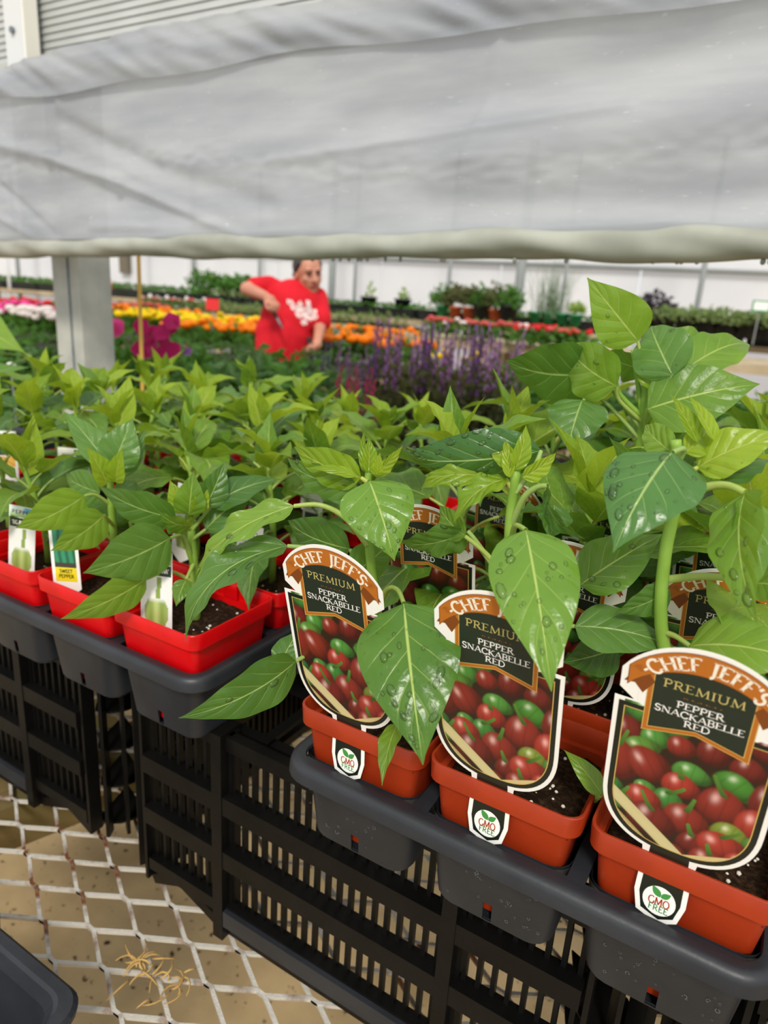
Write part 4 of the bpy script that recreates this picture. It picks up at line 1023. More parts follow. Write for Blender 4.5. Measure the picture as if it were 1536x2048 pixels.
TB1 = mm(text_ink('PEPPER', 4.2, G(), 0, 55, .5, .2, False, .2, 20)).mesh('lettering', mat('teal_ink', '#143c3c', .35)); TB2 = mm(text_ink("'BIG BERTHA'", 4.6, G(), 0, 42.5, .5, .2, False, .08, 20)).mesh('lettering', M_letter)
PL = grid_pic(24, 30, 20, 46, -4, pic_long, 'printed_picture')
g = G(); poly(g, [(-10, -20), (10, -20), (10, -4), (-10, -4)][::-1], .46); YB = mm(g).mesh('name_band', mat('yellow_ink', '#e6d21e', .35))
g = text_ink('SWEET', 4.0, G(), 0, -8.2, .5, .2, False, .05, 12); text_ink('PEPPER', 4.0, g, 0, -14.0, .5, .2, False, .05, 14); TL1 = mm(g).mesh('lettering', M_black)
g = text_ink('P', 6, G(), -4, 50, .5, .2, False); text_ink('E', 6, g, 1, 50, .5, .2, False); TL2 = mm(g).mesh('lettering', M_black)
PO = grid_pic(10, 10, 20, 16, 6, pic_orange, 'printed_picture')
g = G(); poly(g, [(-10, 24), (10, 24), (10, 36), (-10, 36)][::-1], .46); DB = mm(g).mesh('dark_block', mat('charcoal_ink', '#3a4442', .35))
g = G(); 
for r in range(4):
    for q in range(6): x = -8+q*2.8; y = 40+r*4.2; poly(g, [(x, y), (x+1.9, y), (x+1.9, y+1.2), (x, y+1.2)][::-1], .46)
DT = mm(g).mesh('small_print', mat('grey_ink', '#6a7276', .35))
def small_tag(rim, design, label, dx=0, dy=-.040, rz=0, tilt=0, lean=-4, up=0):
    o_ = empty('plant_stake', rim+Vector((dx, dy, -.03+up)), label, 'plant tag', 'small pepper stakes')
    mw = Matrix.Translation((0, 0, .03)) @ Matrix.Rotation(math.radians(rz), 4, 'Z') @ Matrix.Rotation(math.radians(90+lean), 4, 'X') @ Matrix.Rotation(math.radians(tilt), 4, 'Z') @ Matrix.Diagonal((1.3, 1, 1, 1))
    c = put('card', C62, o_, mw=mw)
    for me in {'bell': (*PB, PBand, TB1, TB2), 'long': (PL, YB, TL1, TL2), 'orange': (PO, DB, DT)}[design]: put(me.name.split('.')[0], me, c)
    return o_
small_tag(rimB(2, 0), 'bell', 'white stake with a pale green bell pepper in the right front red pot', dx=-.012, tilt=0, rz=20)
small_tag(rimB(1, 0), 'long', 'white stake with long green peppers and a yellow band, middle front red pot', dx=-.030, tilt=4, rz=20, up=.014)
small_tag(rimB(0, 0), 'bell', 'white stake with a pale green bell pepper at the left edge', dx=.012, tilt=-4, rz=20)
for j, k, dsg in ((2, 1, 'orange'), (1, 1, 'bell'), (2, 2, 'orange'), (1, 2, 'bell'), (0, 2, 'orange'), (2, 3, 'bell'), (1, 3, 'orange')):
    small_tag(rimB(j, k), dsg, f'small white stake in the {rn[k]} row of red pots, {cn[j]} column', dx=rp_.uniform(-.02, .02), dy=rp_.uniform(-.045, .0), tilt=rp_.uniform(-8, 8), rz=rp_.uniform(-15, 15), up=rp_.uniform(0, .02))
def rimC(j, k): return P(posC[k][j][0], posC[k][j][1], ZR)
for j, k, dsg in ((2, 1, 'orange'), (2, 2, 'orange'), (1, 2, 'orange'), (1, 1, 'orange'), (2, 3, 'orange')):
    small_tag(rimC(j, k), dsg, f'small white stake in the {rn[k]} row of the far left tray, {cn[j]} column', dx=rp_.uniform(-.02, .02), dy=rp_.uniform(-.045, -.01), tilt=rp_.uniform(-8, 8), rz=rp_.uniform(5, 35), up=.02)
# ------------------------------------------------------------------ roll-up plastic curtain on its pipe, with the eave above it
YB_ = 1.20
def zpipe(a): return .075+.0206*(a+1.976)
M_film = bpy.data.materials.new('cloudy_poly_film'); M_film.use_nodes = True
_t = M_film.node_tree; _t.nodes.clear(); L = _t.links.new
_o = N(_t, 'OutputMaterial'); _p = N(_t, 'BsdfPrincipled'); _tr = N(_t, 'BsdfTranslucent'); _tp = N(_t, 'BsdfTransparent'); _m1 = N(_t, 'MixShader'); _m2 = N(_t, 'MixShader')
_x = N(_t, 'TexCoord'); _mp = N(_t, 'Mapping'); _mp.inputs['Scale'].default_value = (1.2, 1, 7); _mp.inputs['Rotation'].default_value = (0, math.radians(-7), 0)
_n = N(_t, 'TexNoise'); _n.inputs['Scale'].default_value = 2.2; _n.inputs['Detail'].default_value = 6; _n.inputs['Roughness'].default_value = .55
L(_x.outputs['Object'], _mp.inputs[0]); L(_mp.outputs[0], _n.inputs['Vector'])
_n2 = N(_t, 'TexNoise'); _n2.inputs['Scale'].default_value = 34; _n2.inputs['Detail'].default_value = 4; L(_mp.outputs[0], _n2.inputs['Vector'])
_c = mixc(_t, smooth01(_t, _n.outputs['Fac'], .3, .7), lin('#b4b8bf'), lin('#cfd2d5'))
_c = mixc(_t, mathn(_t, 'MULTIPLY', smooth01(_t, _n2.outputs['Fac'], .66, .76), .55), _c, lin('#f0f2f2'))  # pale streaks put wrinkle highlights into the film's colour
L(_c, _p.inputs['Base Color']); L(_c, _tr.inputs[0]); _p.inputs['Roughness'].default_value = .38; _p.inputs['Specular IOR Level'].default_value = .5
_m1.inputs[0].default_value = .50; _m2.inputs[0].default_value = .06
L(_p.outputs[0], _m1.inputs[1]); L(_tr.outputs[0], _m1.inputs[2]); L(_m1.outputs[0], _m2.inputs[1]); L(_tp.outputs[0], _m2.inputs[2]); L(_m2.outputs[0], _o.inputs[0])
M_roll = mat('rolled_poly', '#b6b7ab', .45, .5, col2='#9fa094', noise_scale=9, transl=.12, tcol='#d0d0c8')
curtain = empty('roll_up_curtain', P(-1, YB_, 0), 'cloudy plastic roll-up curtain hanging across the top of the picture', 'curtain')
OX = Vector((-1, YB_, ZC))
def seg_d(a, z, p, q):
    ax, az = q[0]-p[0], q[1]-p[1]; t = max(0, min(1, ((a-p[0])*ax+(z-p[1])*az)/(ax*ax+az*az))); return math.hypot(a-p[0]-ax*t, z-p[1]-az*t)
RIDGE = [((-1.079, .112), (-1.45, .222), .011, .013), ((-1.45, .222), (-1.69, .283), .013, .015), ((-1.69, .283), (-2.3, .40), .018, .016), ((-1.10, .105), (-1.50, .20), .030, -.014), ((-1.64, .363), (-1.33, .249), .020, -.012), ((-1.33, .249), (-1.0, .17), .022, -.010),
         ((-2.05, .19), (-1.80, .105), .009, .010), ((-1.95, .24), (-1.70, .11), .010, -.009), ((-1.55, .125), (-1.15, .13), .012, .008), ((-.55, .26), (.3, .33), .05, .016), ((-.62, .155), (.2, .17), .03, -.013), ((-.8, .30), (.1, .40), .03, -.010),
         ((-.52, .42), (-.57, .12), .010, .006), ((-1.64, .42), (-1.66, .1), .010, .006), ((-1.0, .25), (-.3, .30), .008, .005)]
def film(a0, a1, na, zf0, zf1, nz, yf, name):
    g = G()
    for j in range(nz+1):
        for i in range(na+1):
            a = a0+(a1-a0)*i/na; v = j/nz; z = zf0(a)+(zf1(a)-zf0(a))*v
            g.v.append(Vector((a, YB_-yf(a, z, v), z+ZC))-OX)
    g.f = [(j*(na+1)+i, j*(na+1)+i+1, (j+1)*(na+1)+i+1, (j+1)*(na+1)+i) for j in range(nz) for i in range(na)]
    return g.put(name, M_film, curtain, smooth=True)
def ymain(a, z, v):
    wr_ = max(0, 1-abs(z-(.25+.03*math.sin(a*3)))/.05); y = .020+.004*wr_*noise.noise(Vector((a*38, z*70, 2)))+.012*noise.noise(Vector((a*1.7, z*6, 1)))+.006*noise.noise(Vector((a*4, z*13, 5)))
    for p, q, s_, h in RIDGE:
        d = seg_d(a, z, p, q)
        if d < 4*s_: y += h*math.exp(-(d/s_)**2)
    return y*(.35+.65*min(1, v*6)) + .012*(1-min(1, v*6))
film(-3.0, 1.1, 420, lambda a: zpipe(a)+.015, lambda a: .485, 80, ymain, 'film')
def foldz(a): return .421+.006*math.sin(a*5.1)+.004*math.sin(a*13+1)
def topz(a): return .508+.010*math.sin(a*4.3+.6)+.008*noise.noise(Vector((a*9, 2, 0)))
def yflap(a, z, v):
    return .026+.012*(1-v)+.010*math.sin(PI*v)+.012*noise.noise(Vector((a*6+z*9, z*6, 8)))*min(1, v*4+.3)+.012*noise.noise(Vector((a*19+z*40, z*14, 3)))*min(1, v*3+.15)
film(-3.0, 1.1, 420, foldz, topz, 14, yflap, 'folded_hem')
# pipe wrapped in film
g = G(); na, k = 420, 28
for i in range(na+1):
    a = -3.4+4.7*i/na
    for j in range(k):
        t = 2*PI*j/k
        r = .0255+.0024*math.sin(2*t+a*7.5)+.0020*math.sin(t*2-a*19)+.0010*math.sin(t*3-a*41)+.0012*noise.noise(Vector((a*5, math.cos(t), math.sin(t))))+.0012*(a > -.9)*math.sin(t+a*12)
        g.v.append(Vector((a, YB_+r*math.cos(t), ZC+zpipe(a)+r*math.sin(t)))-OX)
for i in range(na):
    for j in range(k): q = i*k+j; q2 = i*k+(j+1) % k; g.f.append((q, q2, q2+k, q+k))
g.put('pipe_roll', M_roll, curtain, smooth=True)
g = G(); rr = random.Random(4)
for i in range(22):
    a = rr.uniform(-1.0, .0); g.ball(Vector((a, YB_-.004, ZC+zpipe(a)-.027))-OX, (.004, .004, .005), 6, 5)
q = g.put('hanging_drops', mat('drip', '#8d8f84', .3), curtain, smooth=True); q['kind'] = 'stuff'
# eave: ribbed siding above the curtain
M_side = mat('ribbed_siding', '#d2d3cf', .5, .5, col2='#bfc1bd', noise_scale=3, transl=.25, tcol='#e0e0dc')
eave = empty('wall_eave', P(-1, 1.31, .55), 'ribbed white siding of the eave above the curtain', 'wall', kind='structure')
for i in range(38):
    z0 = .008+i*.017
    gg = G(); y0, y1 = 0, .012
    n0 = 0
    gg.v = [(-2.6, .001, z0), (2.2, .001, z0), (2.2, .005, z0+.0162), (-2.6, .005, z0+.0162), (-2.6, .016, z0), (2.2, .016, z0), (2.2, .016, z0+.017), (-2.6, .016, z0+.017)]
    gg.f = [(0, 1, 2, 3), (4, 7, 6, 5), (0, 4, 5, 1), (3, 2, 6, 7)]
    gg.put('siding_rib', M_side, eave)
G().box(-2.6, 2.2, -.012, .02, -.006, .006).put('drip_edge', M_galv, eave)
G().box(-2.6, 2.2, .02, .12, -.03, .004).put('gutter', M_galv, eave)
# posts
pst = empty('eave_post', P(-1.915, 1.275, .1), 'slim white post bolted to the eave siding at upper left', 'post')
G().box(-.042, .042, -.018, .018, -.0, 1.2).put('post', mat('pale_post', '#d5d6d4', .5, .5), pst)
G().box(.042, .047, -.022, .018, .0, 1.2).put('edge_strip', mat('pale_edge', '#efece0', .5), pst)
G().tube([(-.005, -.02, .505), (-.005, -.026, .505)], .008, 8).put('bolt', M_galv2, pst)
sp_ = empty('steel_post', Vector((-1.93, 1.42, 0)), 'thick galvanised square steel post behind the curtain pipe at left', 'post')
HP = ZC+.55
G().box(-.062, .062, -.055, .055, 0, HP).put('tube', M_galv, sp_)
G().box(.010, .016, -.058, -.055, 0, HP).put('seam', M_galv2, sp_)
G().box(-.0632, -.062, -.054, .054, 0, HP).put('side_face', M_galv2, sp_)  # thin sheet makes the left side darker and bluer than the tube
stk = G().tube([at(277, 500, 2.0)-at(281, 748, 2.0)+Vector((0, 0, .02)), Vector((0, 0, -.43))], .0055, 8).put('bamboo_stake', mat('bamboo', '#d4ab50', .6, .3, col2='#c39a44', noise_scale=12), None, at(281, 748, 2.0)); tag(stk, 'thin yellow bamboo stake standing between the peppers and the petunias', 'stake')
# ------------------------------------------------------------------ inside the greenhouse: back wall, benches and flowers
M_poly = mat('white_poly_wall', '#f2f2f4', .6, .3, col2='#e2e3e8', noise_scale=.8, transl=.45, tcol='#ffffff')
M_poly2 = mat('grey_poly_skirt', '#cfd0d6', .6, .3, transl=.3, tcol='#e0e0e6')
M_pipe = mat('grey_purlin', '#8d918f', .5, .5)
def gp(u, v, d): q = at(u, v, d); return Vector((q.x, q.y, 0))
wl, wr = gp(-500, 600, 15.5), gp(2000, 600, 6.3)
wd = (wr-wl).normalized(); wn_ = Vector((-wd.y, wd.x, 0))
wb = empty('wall_back', (wl+wr)/2, 'white plastic sheeting wall at the back of the greenhouse', 'wall', kind='structure')
Lw = (wr-wl).length/2; wb.rotation_euler = (0, 0, math.atan2(wd.y, wd.x))
n = 14
for i in range(n):
    x0, x1 = -Lw+2*Lw*i/n, -Lw+2*Lw*(i+1)/n
    G().box(x0+.01, x1-.01, 0, .03, 1.02, 2.9).put('wall_panel', M_poly, wb)
    G().box(x0+.01, x1-.01, -.03, .03, 0, 1.0).put('skirt_panel', M_poly2, wb)
G().tube([(-Lw, -.05, 1.75), (Lw, -.05, 1.75)], .025, 8).put('purlin', M_pipe, wb)
G().tube([(-Lw, -.05, 1.02), (Lw, -.05, 1.02)], .02, 8).put('purlin', M_pipe, wb)
def post(u, v0, v1, d, wpx, label, m=M_pipe, kind='post'):
    p0 = at(u, v1, d); r = wpx*d/F/2
    o_ = G().tube([(0, 0, 0), (0, 0, 2.8)], r, 8).put('greenhouse_post', m, None, Vector((p0.x, p0.y, 0)), smooth=True); tag(o_, label, 'post', 'greenhouse posts'); return o_
for u, d, wpx, lab in ((1404, 6.4, 11, 'grey pipe post by the right end of the black bench'), (1040, 7.0, 20, 'thick grey post left of the tall grass'), (1130, 7.4, 8, 'thin grey post behind the tall grass'), (898, 7.6, 8, 'thin grey post above the rear bench, right of centre'), (710, 8.6, 7, 'thin grey post just right of the worker'),
    (664, 8.4, 14, 'thick grey post beside the worker\'s head'), (519, 9.4, 7, 'thin grey post left of the worker'), (446, 10, 6, 'thin grey post above the green bedding plants'), (387, 10, 8, 'grey post between the bamboo stake and the worker'), (303, 10.5, 6, 'thin grey post just right of the bamboo stake'), (38, 11, 8, 'pale brown post at the far left of the greenhouse'), (18, 10, 6, 'white leaning post at the far left edge')):
    post(u, 500, 560, d, wpx, lab, M_poly if 'white' in lab else M_pipe)
_r = ray(254, 522); _k = (wl-CAM).dot(wn_)/_r.dot(wn_); hb_ = G().box(-.085, .085, -.08, .02, -.18, .35).put('wall_board', mat('brown_block', '#6f6655', .7), None, CAM+_r*_k); hb_.rotation_euler = wb.rotation_euler; tag(hb_, 'brown board fixed to the back wall left of the bamboo stake', 'board')

# foliage helpers
def leafy(seed, n, R, Hh, ls, shape='ball', droop=0.):
    rnd = random.Random(seed); g = G()
    for i in range(n):
        if shape == 'ball':
            th = rnd.uniform(0, 6.28); rr = R*math.sqrt(rnd.random()); z = Hh*(.15+.85*rnd.random()*(1-.5*(rr/R)**2))
            c = Vector((rr*math.cos(th), rr*math.sin(th), z))
        else:
            c = Vector((rnd.uniform(-R, R), rnd.uniform(-R, R), Hh*rnd.uniform(.2, 1)))
        d = Vector((rnd.gauss(0, 1), rnd.gauss(0, 1), rnd.gauss(.4, .5)-droop)).normalized(); s_ = d.cross(Vector((rnd.gauss(0, 1), rnd.gauss(0, 1), rnd.gauss(0, 1)))).normalized(); l = ls*rnd.uniform(.6, 1.3)
        n_ = d.cross(s_)*.15*l
        g.quad(c, c+d*l*.5+s_*l*.28+n_, c+d*l, c+d*l*.5-s_*l*.28+n_)
    return g
M_fol = [mat('bedding_foliage_dark', '#3f6c28', .6, .3, col2='#588638', noise_scale=30, transl=.3, tcol='#6a9a30'), mat('bedding_foliage_grey', '#5f7f4f', .6, .3, col2='#456a36', noise_scale=30, transl=.3, tcol='#86a860'), mat('bedding_foliage_lime', '#8fae34', .6, .3, col2='#6f9430', noise_scale=30, transl=.3, tcol='#b0cc40'), mat('bedding_foliage_purple', '#2b2430', .6, .3, col2='#3c2f3c', noise_scale=30, transl=.1), mat('bedding_foliage_pale', '#8c9c62', .6, .3, col2='#5d7a3e', noise_scale=30, transl=.3, tcol='#b0c080'), mat('bedding_foliage_brown', '#6b6a44', .6, .3, col2='#4d5a34', noise_scale=30, transl=.3, tcol='#8a8c50')]
M_pet = {k: mat('petal_'+k, c, .55, .3, transl=.3, tcol=c) for k, c in dict(yellow='#f4d400', orange='#f58a00', magenta='#c01c68', pink='#e8509a', red='#dd2a2c', salmon='#d8625c', white='#f0e6e2', purple='#8a56a0', violet='#b47cba', lemon='#d8cc3c', rose='#b02a5c').items()}
def blossom_ball(g, c, r, rnd):
    g.ball(c, (r, r, r*.62), 7, 5)
def blossom_disc(g, c, r, rnd, nrm=None):
    nrm = (nrm or Vector((rnd.gauss(.1, .4), -1, rnd.gauss(.5, .4)))).normalized(); a = nrm.cross(UPV).normalized(); b = a.cross(nrm); n0 = len(g.v); k = 15
    g.v.append(c-nrm*r*.35)
    for i in range(k):
        t = 2*PI*i/k; rr = r*(1+.10*math.cos(5*t)); g.v.append(c+(a*math.cos(t)+b*math.sin(t))*rr+nrm*(.12*r*math.sin(3*t)))
    for i in range(k): g.f.append((n0, n0+1+i, n0+1+(i+1) % k))
def twomesh(name, g1, m1, g2, m2, smooth=True):
    v = list(g1.v)+list(g2.v); n = len(g1.v); f = list(g1.f)+[tuple(n+i for i in q) for q in g2.f]
    return mk(name, v, f, [m1, m2], False, midx=[0]*len(g1.f)+[1]*len(g2.f))
def flowering(name, seed, fol, pet, R, Hh, nl, ls, nb, br, kind='ball', spread=1.):
    rnd = random.Random(seed); g1 = leafy(seed, nl, R, Hh, ls); g1.tube([(0, 0, 0), (0, 0, Hh*.6)], .006, 5); g2 = G()
    for i in range(nb):
        th = rnd.uniform(0, 6.28); rr = R*.9*spread*math.sqrt(rnd.random()); c = Vector((rr*math.cos(th), rr*math.sin(th), Hh*(1.0+.12*rnd.random()-.25*(rr/R)**2)))
        g1.tube([(0, 0, Hh*.3), c], .003, 4); (blossom_ball if kind == 'ball' else blossom_disc)(g2, c, br*rnd.uniform(.75, 1.15), rnd)
    return twomesh(name, g1, M_fol[fol], g2, M_pet[pet])
BR = random.Random(77)
def row(name, metas, p0, p1, n, zb, label, cat, group, jit=.03, sc=1.0):
    for i in range(n):
        q = p0.lerp(p1, (i+.5)/n); me = metas[BR.randrange(len(metas))]
        o_ = put(name, me); o_.location = Vector((q.x+BR.uniform(-jit, jit), q.y+BR.uniform(-jit, jit), zb)); o_.rotation_euler = (0, 0, BR.uniform(-.3, .3)); s_ = sc*BR.uniform(.9, 1.12); o_.scale = (s_, s_, s_); tag(o_, f'{label}, {ORD[i]} from the left', cat, group)
def slab(name, p0, p1, depth, zt, th, m, label, cat='bench', legs=True):
    d = (p1-p0).normalized(); L_ = (p1-p0).length; c = (p0+p1)/2
    e_ = empty(name, Vector((c.x, c.y, 0)), label, cat, rz=math.atan2(d.y, d.x))
    G().box(-L_/2, L_/2, -depth/2, depth/2, zt-th, zt).put('top', m, e_)
    if legs:
        for k in range(5):
            x = -L_/2+.15+(L_-.3)*k/4
            for y in (-depth/2+.08, depth/2-.08): G().box(x-.03, x+.03, y-.03, y+.03, 0, zt-th).put('leg', m, e_)
    return e_
# rear raised bench with black trays
b0, b1 = gp(-60, 580, 11.2), gp(1700, 680, 5.6)
ZT = ZC-.175
slab('rear_bench', b0, b1, .9, ZT, .05, M_tan, 'long raised bench with black trays along the back of the greenhouse')
bd = (b1-b0).normalized(); bn = Vector((-bd.y, bd.x, 0)); nT = 16
M_btray = mat('black_nursery_tray', '#1c2022', .5, .4, col2='#262b2e', noise_scale=8)
tm = G(); Lt = (b1-b0).length/nT
tm.loft([rring(Lt/2-.03, .03, 0, 3, hy=.36), rring(Lt/2-.012, .03, .10, 3, hy=.40), rring(Lt/2-.02, .03, .10, 3, hy=.39), rring(Lt/2-.04, .03, .02, 3, hy=.35)], close0=True, close1=True); TM = tm.mesh('nursery_tray', M_btray)
low = {k: [leafy(900+s+10*k, 420, .36, .11, .05, 'box').mesh('bedding', M_fol[k]) for s in range(2)] for k in (0, 1, 4, 2)}
for i in range(nT):
    q = b0.lerp(b1, (i+.5)/nT); o_ = put('nursery_tray', TM); o_.location = (q.x, q.y, ZT); o_.rotation_euler = (0, 0, math.atan2(bd.y, bd.x)); tag(o_, f'black nursery tray on the rear bench, {ORD[i]} from the left', 'tray', 'black trays on the rear bench')
    me = low[(0, 1, 0, 4)[i % 4]][i % 2]
    f_ = put('bedding_plants', me); f_.location = (q.x, q.y, ZT+.05); f_.rotation_euler = (0, 0, math.atan2(bd.y, bd.x)); f_.scale = (Lt/.80, .95, 1.0 if i < 9 else .8); tag(f_, f'low green bedding plants in the rear bench tray, {ORD[i]} from the left', 'bedding plants', 'bedding plants on the rear bench', 'stuff')
def onbench(u, v, d): q = at(u, v, d); return Vector((q.x, q.y, ZT+.06))
# tall grass
g = G(); rnd = random.Random(5)
for i in range(150):
    az = rnd.uniform(0, 6.28); L_ = rnd.uniform(.35, .62); out_ = rnd.uniform(.05, .42); p = Vector((rnd.gauss(0, .07), rnd.gauss(0, .05), .05)); pv = None
    pts = [p+Vector((math.cos(az)*out_*(t/5)**1.7, math.sin(az)*out_*(t/5)**1.7, L_*(t/5)*(1-.18*out_*(t/5)))) for t in range(6)]; s_ = Vector((-math.sin(az), math.cos(az), 0))*.0035
    n0 = len(g.v)
    for t, q in enumerate(pts): w_ = 1-t/5.2; g.v += [q-s_*w_, q+s_*w_]
    for t in range(5): g.f.append((n0+2*t, n0+2*t+1, n0+2*t+3, n0+2*t+2))
e_ = empty('ornamental_grass', onbench(1100, 612, 6.3), 'tall grey-green ornamental grass fanning out on the rear bench', 'grass plant')
g.put('blades', mat('grass_blade', '#6f8466', .6, .3, col2='#4f6b45', noise_scale=20, transl=.3, tcol='#90a878'), e_)['kind'] = 'stuff'
green_pot = mat('green_plastic', '#1e8a55', .4); terr = mat('terracotta_small', '#b8562c', .6)
def tub(m, r=.06, h=.10): g = G(); k = 14; g.loft([[(rr*math.cos(2*PI*i/k), rr*math.sin(2*PI*i/k), z) for i in range(k)] for rr, z in ((r*.75, 0), (r, h), (r*1.08, h), (r*1.08, h-.02), (r, h-.02))], close0=True); return g.mesh('pot', m, True)
TG, TT, TBk = tub(green_pot), tub(terr), tub(M_btray, .09, .14)
for dx in (-.12, 0, .13): put('pot', TG, e_, loc=(dx*bd.x, dx*bd.y, 0))
def shrub(u, v, d, fol, R, Hh, ls, n, potm_, label, name='potted_shrub', seed=0):
    e_ = empty(name, onbench(u, v, d), label, 'shrub'); put('pot', potm_, e_); leafy(seed, n, R, Hh, ls).put('foliage', M_fol[fol], e_, (0, 0, .08))['kind'] = 'stuff'; return e_
shrub(1155, 612, 6.1, 2, .085, .13, .04, 160, TG, 'small lime green plant in a green pot beside the tall grass', seed=31)
shrub(1305, 625, 5.9, 3, .17, .24, .05, 420, TBk, 'dark purple leafed shrub on the rear bench at right', seed=32)
for i, (u, fol, Hh, pm, lab) in enumerate([(885, 0, .20, TG, 'green bushy herb at the left end of the rear herbs'), (912, 5, .24, TT, 'wispy herb in a terracotta pot, left of the brownish grasses'), (938, 5, .23, TT, 'wispy brownish herb in a terracotta pot, middle of the row'), (965, 0, .22, TBk, 'dark green herb among the terracotta pots'), (992, 5, .24, TT, 'brownish herb in a terracotta pot left of the thick post'), (1018, 0, .22, TBk, 'dark leafy herb right beside the thick post')]):
    shrub(u, 612, 6.7-.1*i, fol, .12, Hh, .05, 300, pm, lab, seed=40+i)
for i in range(7):
    shrub(1330+i*42, 642, 5.75-.09*i, 4, .15, .13, .05, 260, TBk, f'pale trailing plant in a black pot, {ORD[i]} to the right of the purple shrub', 'trailing_plant', 60+i)
for i, (u, v, d, lab) in enumerate([(738, 575, 7.6, 'small yellowish seedling spike on the rear bench right of the worker'), (806, 580, 7.4, 'thin seedling spike on the rear bench, right one of two')]):
    shrub(u, v+18, d, 2, .05, .20, .05, 40, TBk, lab, 'seedling', 80+i)
for i, (u, d, Hh) in enumerate([(410, 8.9, .26), (450, 8.7, .20), (485, 8.5, .22)]): shrub(u, 575, d, 0, .22, Hh, .07, 300, TBk, f'bushy green plant on the rear bench left of the worker, {ORD[i]} from the left', seed=90+i)
# signs
def sign(u, v, d, w_, h_, m, label, frame=None):
    c = at(u, v, d); e_ = empty('sign', Vector((c.x, c.y, c.z-h_*d/F/2-.25)), label, 'sign', rz=YAW)
    hw, hh = w_*d/F/2, h_*d/F/2; zc = hh+.25
    G().box(-hw, hw, -.004, .004, zc-hh, zc+hh).put('card', m, e_)
    if frame:
        for (x0, x1, z0, z1) in ((-hw*1.15, hw*1.15, zc+hh, zc+hh*1.3), (-hw*1.15, hw*1.15, zc-hh*1.3, zc-hh), (-hw*1.15, -hw, zc-hh, zc+hh), (hw, hw*1.15, zc-hh, zc+hh)): G().box(x0, x1, -.006, .006, z0, z1).put('frame', frame, e_)
    G().tube([(0, .006, 0), (0, .006, zc)], .005, 6).put('stick', M_pipe, e_)
M_sr = mat('red_card', '#e02a2c', .5)
sign(211, 569, 6.5, 24, 20, M_sr, 'red price sign beside the steel post'); sign(425, 609, 5.6, 26, 22, M_sr, 'red price sign above the yellow marigolds')
sign(1522, 612, 5.1, 30, 16, M_white, 'white sign in a green frame at the right edge', mat('green_frame', '#3c9a78', .5))
# flower benches ------------------------------------------------------------
ZB = .85
M_dkb = mat('dark_bench', '#3c3a30', .8, .2)
mar = {c: [flowering('marigold', 200+s, 0, c, .13, .17, 70, .05, 7, .034) for s in range(3)] for c in ('yellow', 'orange')}
ger = {c: [flowering('geranium', 230+s+i*9, 0, c, .14, .18, 60, .06, 10, .03) for s in range(2)] for i, c in enumerate(('pink', 'red', 'salmon', 'white'))}
def gz(u, v, z): r_ = ray(u, v); q = CAM+r_*((z-ZC)/r_.z); return Vector((q.x, q.y, 0))
rows = [  # name, kinds, u0, v0, u1, v1, n, label
 ('marigold', mar['orange'], 340, 642, 860, 688, 16, 'orange marigold in the row running behind the worker', 'orange marigolds behind the worker'),
 ('marigold', mar['orange'], 430, 636, 830, 668, 12, 'orange marigold in the second row behind the worker', 'orange marigolds, second row'),
 ('marigold', mar['yellow'], 262, 626, 520, 642, 14, 'yellow marigold in the row left of the worker', 'yellow marigolds left of the worker'),
 ('marigold', mar['orange'], 215, 616, 400, 626, 9, 'orange marigold behind the yellow row', 'orange marigolds behind the yellow row'),
 ('geranium', ger['salmon'], 205, 606, 330, 612, 6, 'salmon bedding flower behind the orange marigolds', 'salmon flowers at left'),
 ('geranium', ger['red'], -20, 604, 112, 612, 7, 'red geranium in the back row at the left edge', 'red geraniums at left'),
 ('geranium', ger['pink'], -20, 612, 112, 622, 7, 'pink geranium in the front row at the left edge', 'pink geraniums at left'),
 ('geranium', ger['white'], 30, 624, 118, 632, 4, 'white geranium beside the steel post', 'white geraniums at left'),
]
ZF = ZB+.17
for nm, ms_, u0, v0, u1, v1, n, lab, grp in rows: row(nm, ms_, gz(u0, v0, ZF), gz(u1, v1, ZF), n, ZB, lab, nm, grp)
_bo = Vector((-.10, .27, 0))
slab('flower_bench', gz(-60, 632, ZF)+_bo, gz(900, 692, ZF)+_bo, .6, ZB-.0, .04, M_dkb, 'low dark bench under the rows of marigolds', 'bench')
slab('flower_bench', gz(-300, 606, ZF), gz(560, 634, ZF), 1.3, ZB, .04, M_dkb, 'low dark bench under the geraniums and yellow marigolds', 'bench')
far = {c: [flowering('bedding_flower', 260+s+i*9, 4 if c == 'white' else 0, c, .13, .13, 70, .05, 8, .022) for s in range(2)] for i, c in enumerate(('salmon', 'white', 'red', 'yellow'))}
ZM2 = ZC-.27
def mid(u, v, d): q = at(u, v, d); return Vector((q.x, q.y, 0))
slab('middle_bench', mid(200, 596, 9.4), mid(820, 640, 7.4), .8, ZM2, .05, M_tan, 'wooden bench of pale bedding plants in front of the rear bench')
row('bedding_flower', far['salmon']+far['white'], mid(280, 600, 8.6), mid(420, 610, 8.2), 8, ZM2, 'salmon or white bedding flower behind the yellow marigolds', 'bedding flower', 'bedding flowers behind the yellow marigolds')
pale = [leafy(300+s, 150, .14, .14, .05).mesh('bedding', M_fol[4]) for s in range(2)]
row('bedding_plant', pale, mid(400, 612, 8.3), mid(820, 640, 7.1), 18, ZM2, 'pale green bedding plant behind the worker', 'bedding plant', 'pale bedding plants behind the worker')
slab('middle_bench', mid(790, 650, 5.6), mid(1700, 710, 4.4), .9, ZM2+.03, .06, M_tan, 'pale board bench carrying the red begonias')
row('begonia', far['red']+far['salmon'], mid(1045, 665, 4.75), mid(1170, 672, 4.6), 6, ZM2+.03, 'red begonia at the right end of the pale board bench', 'begonia', 'red begonias on the pale board bench')
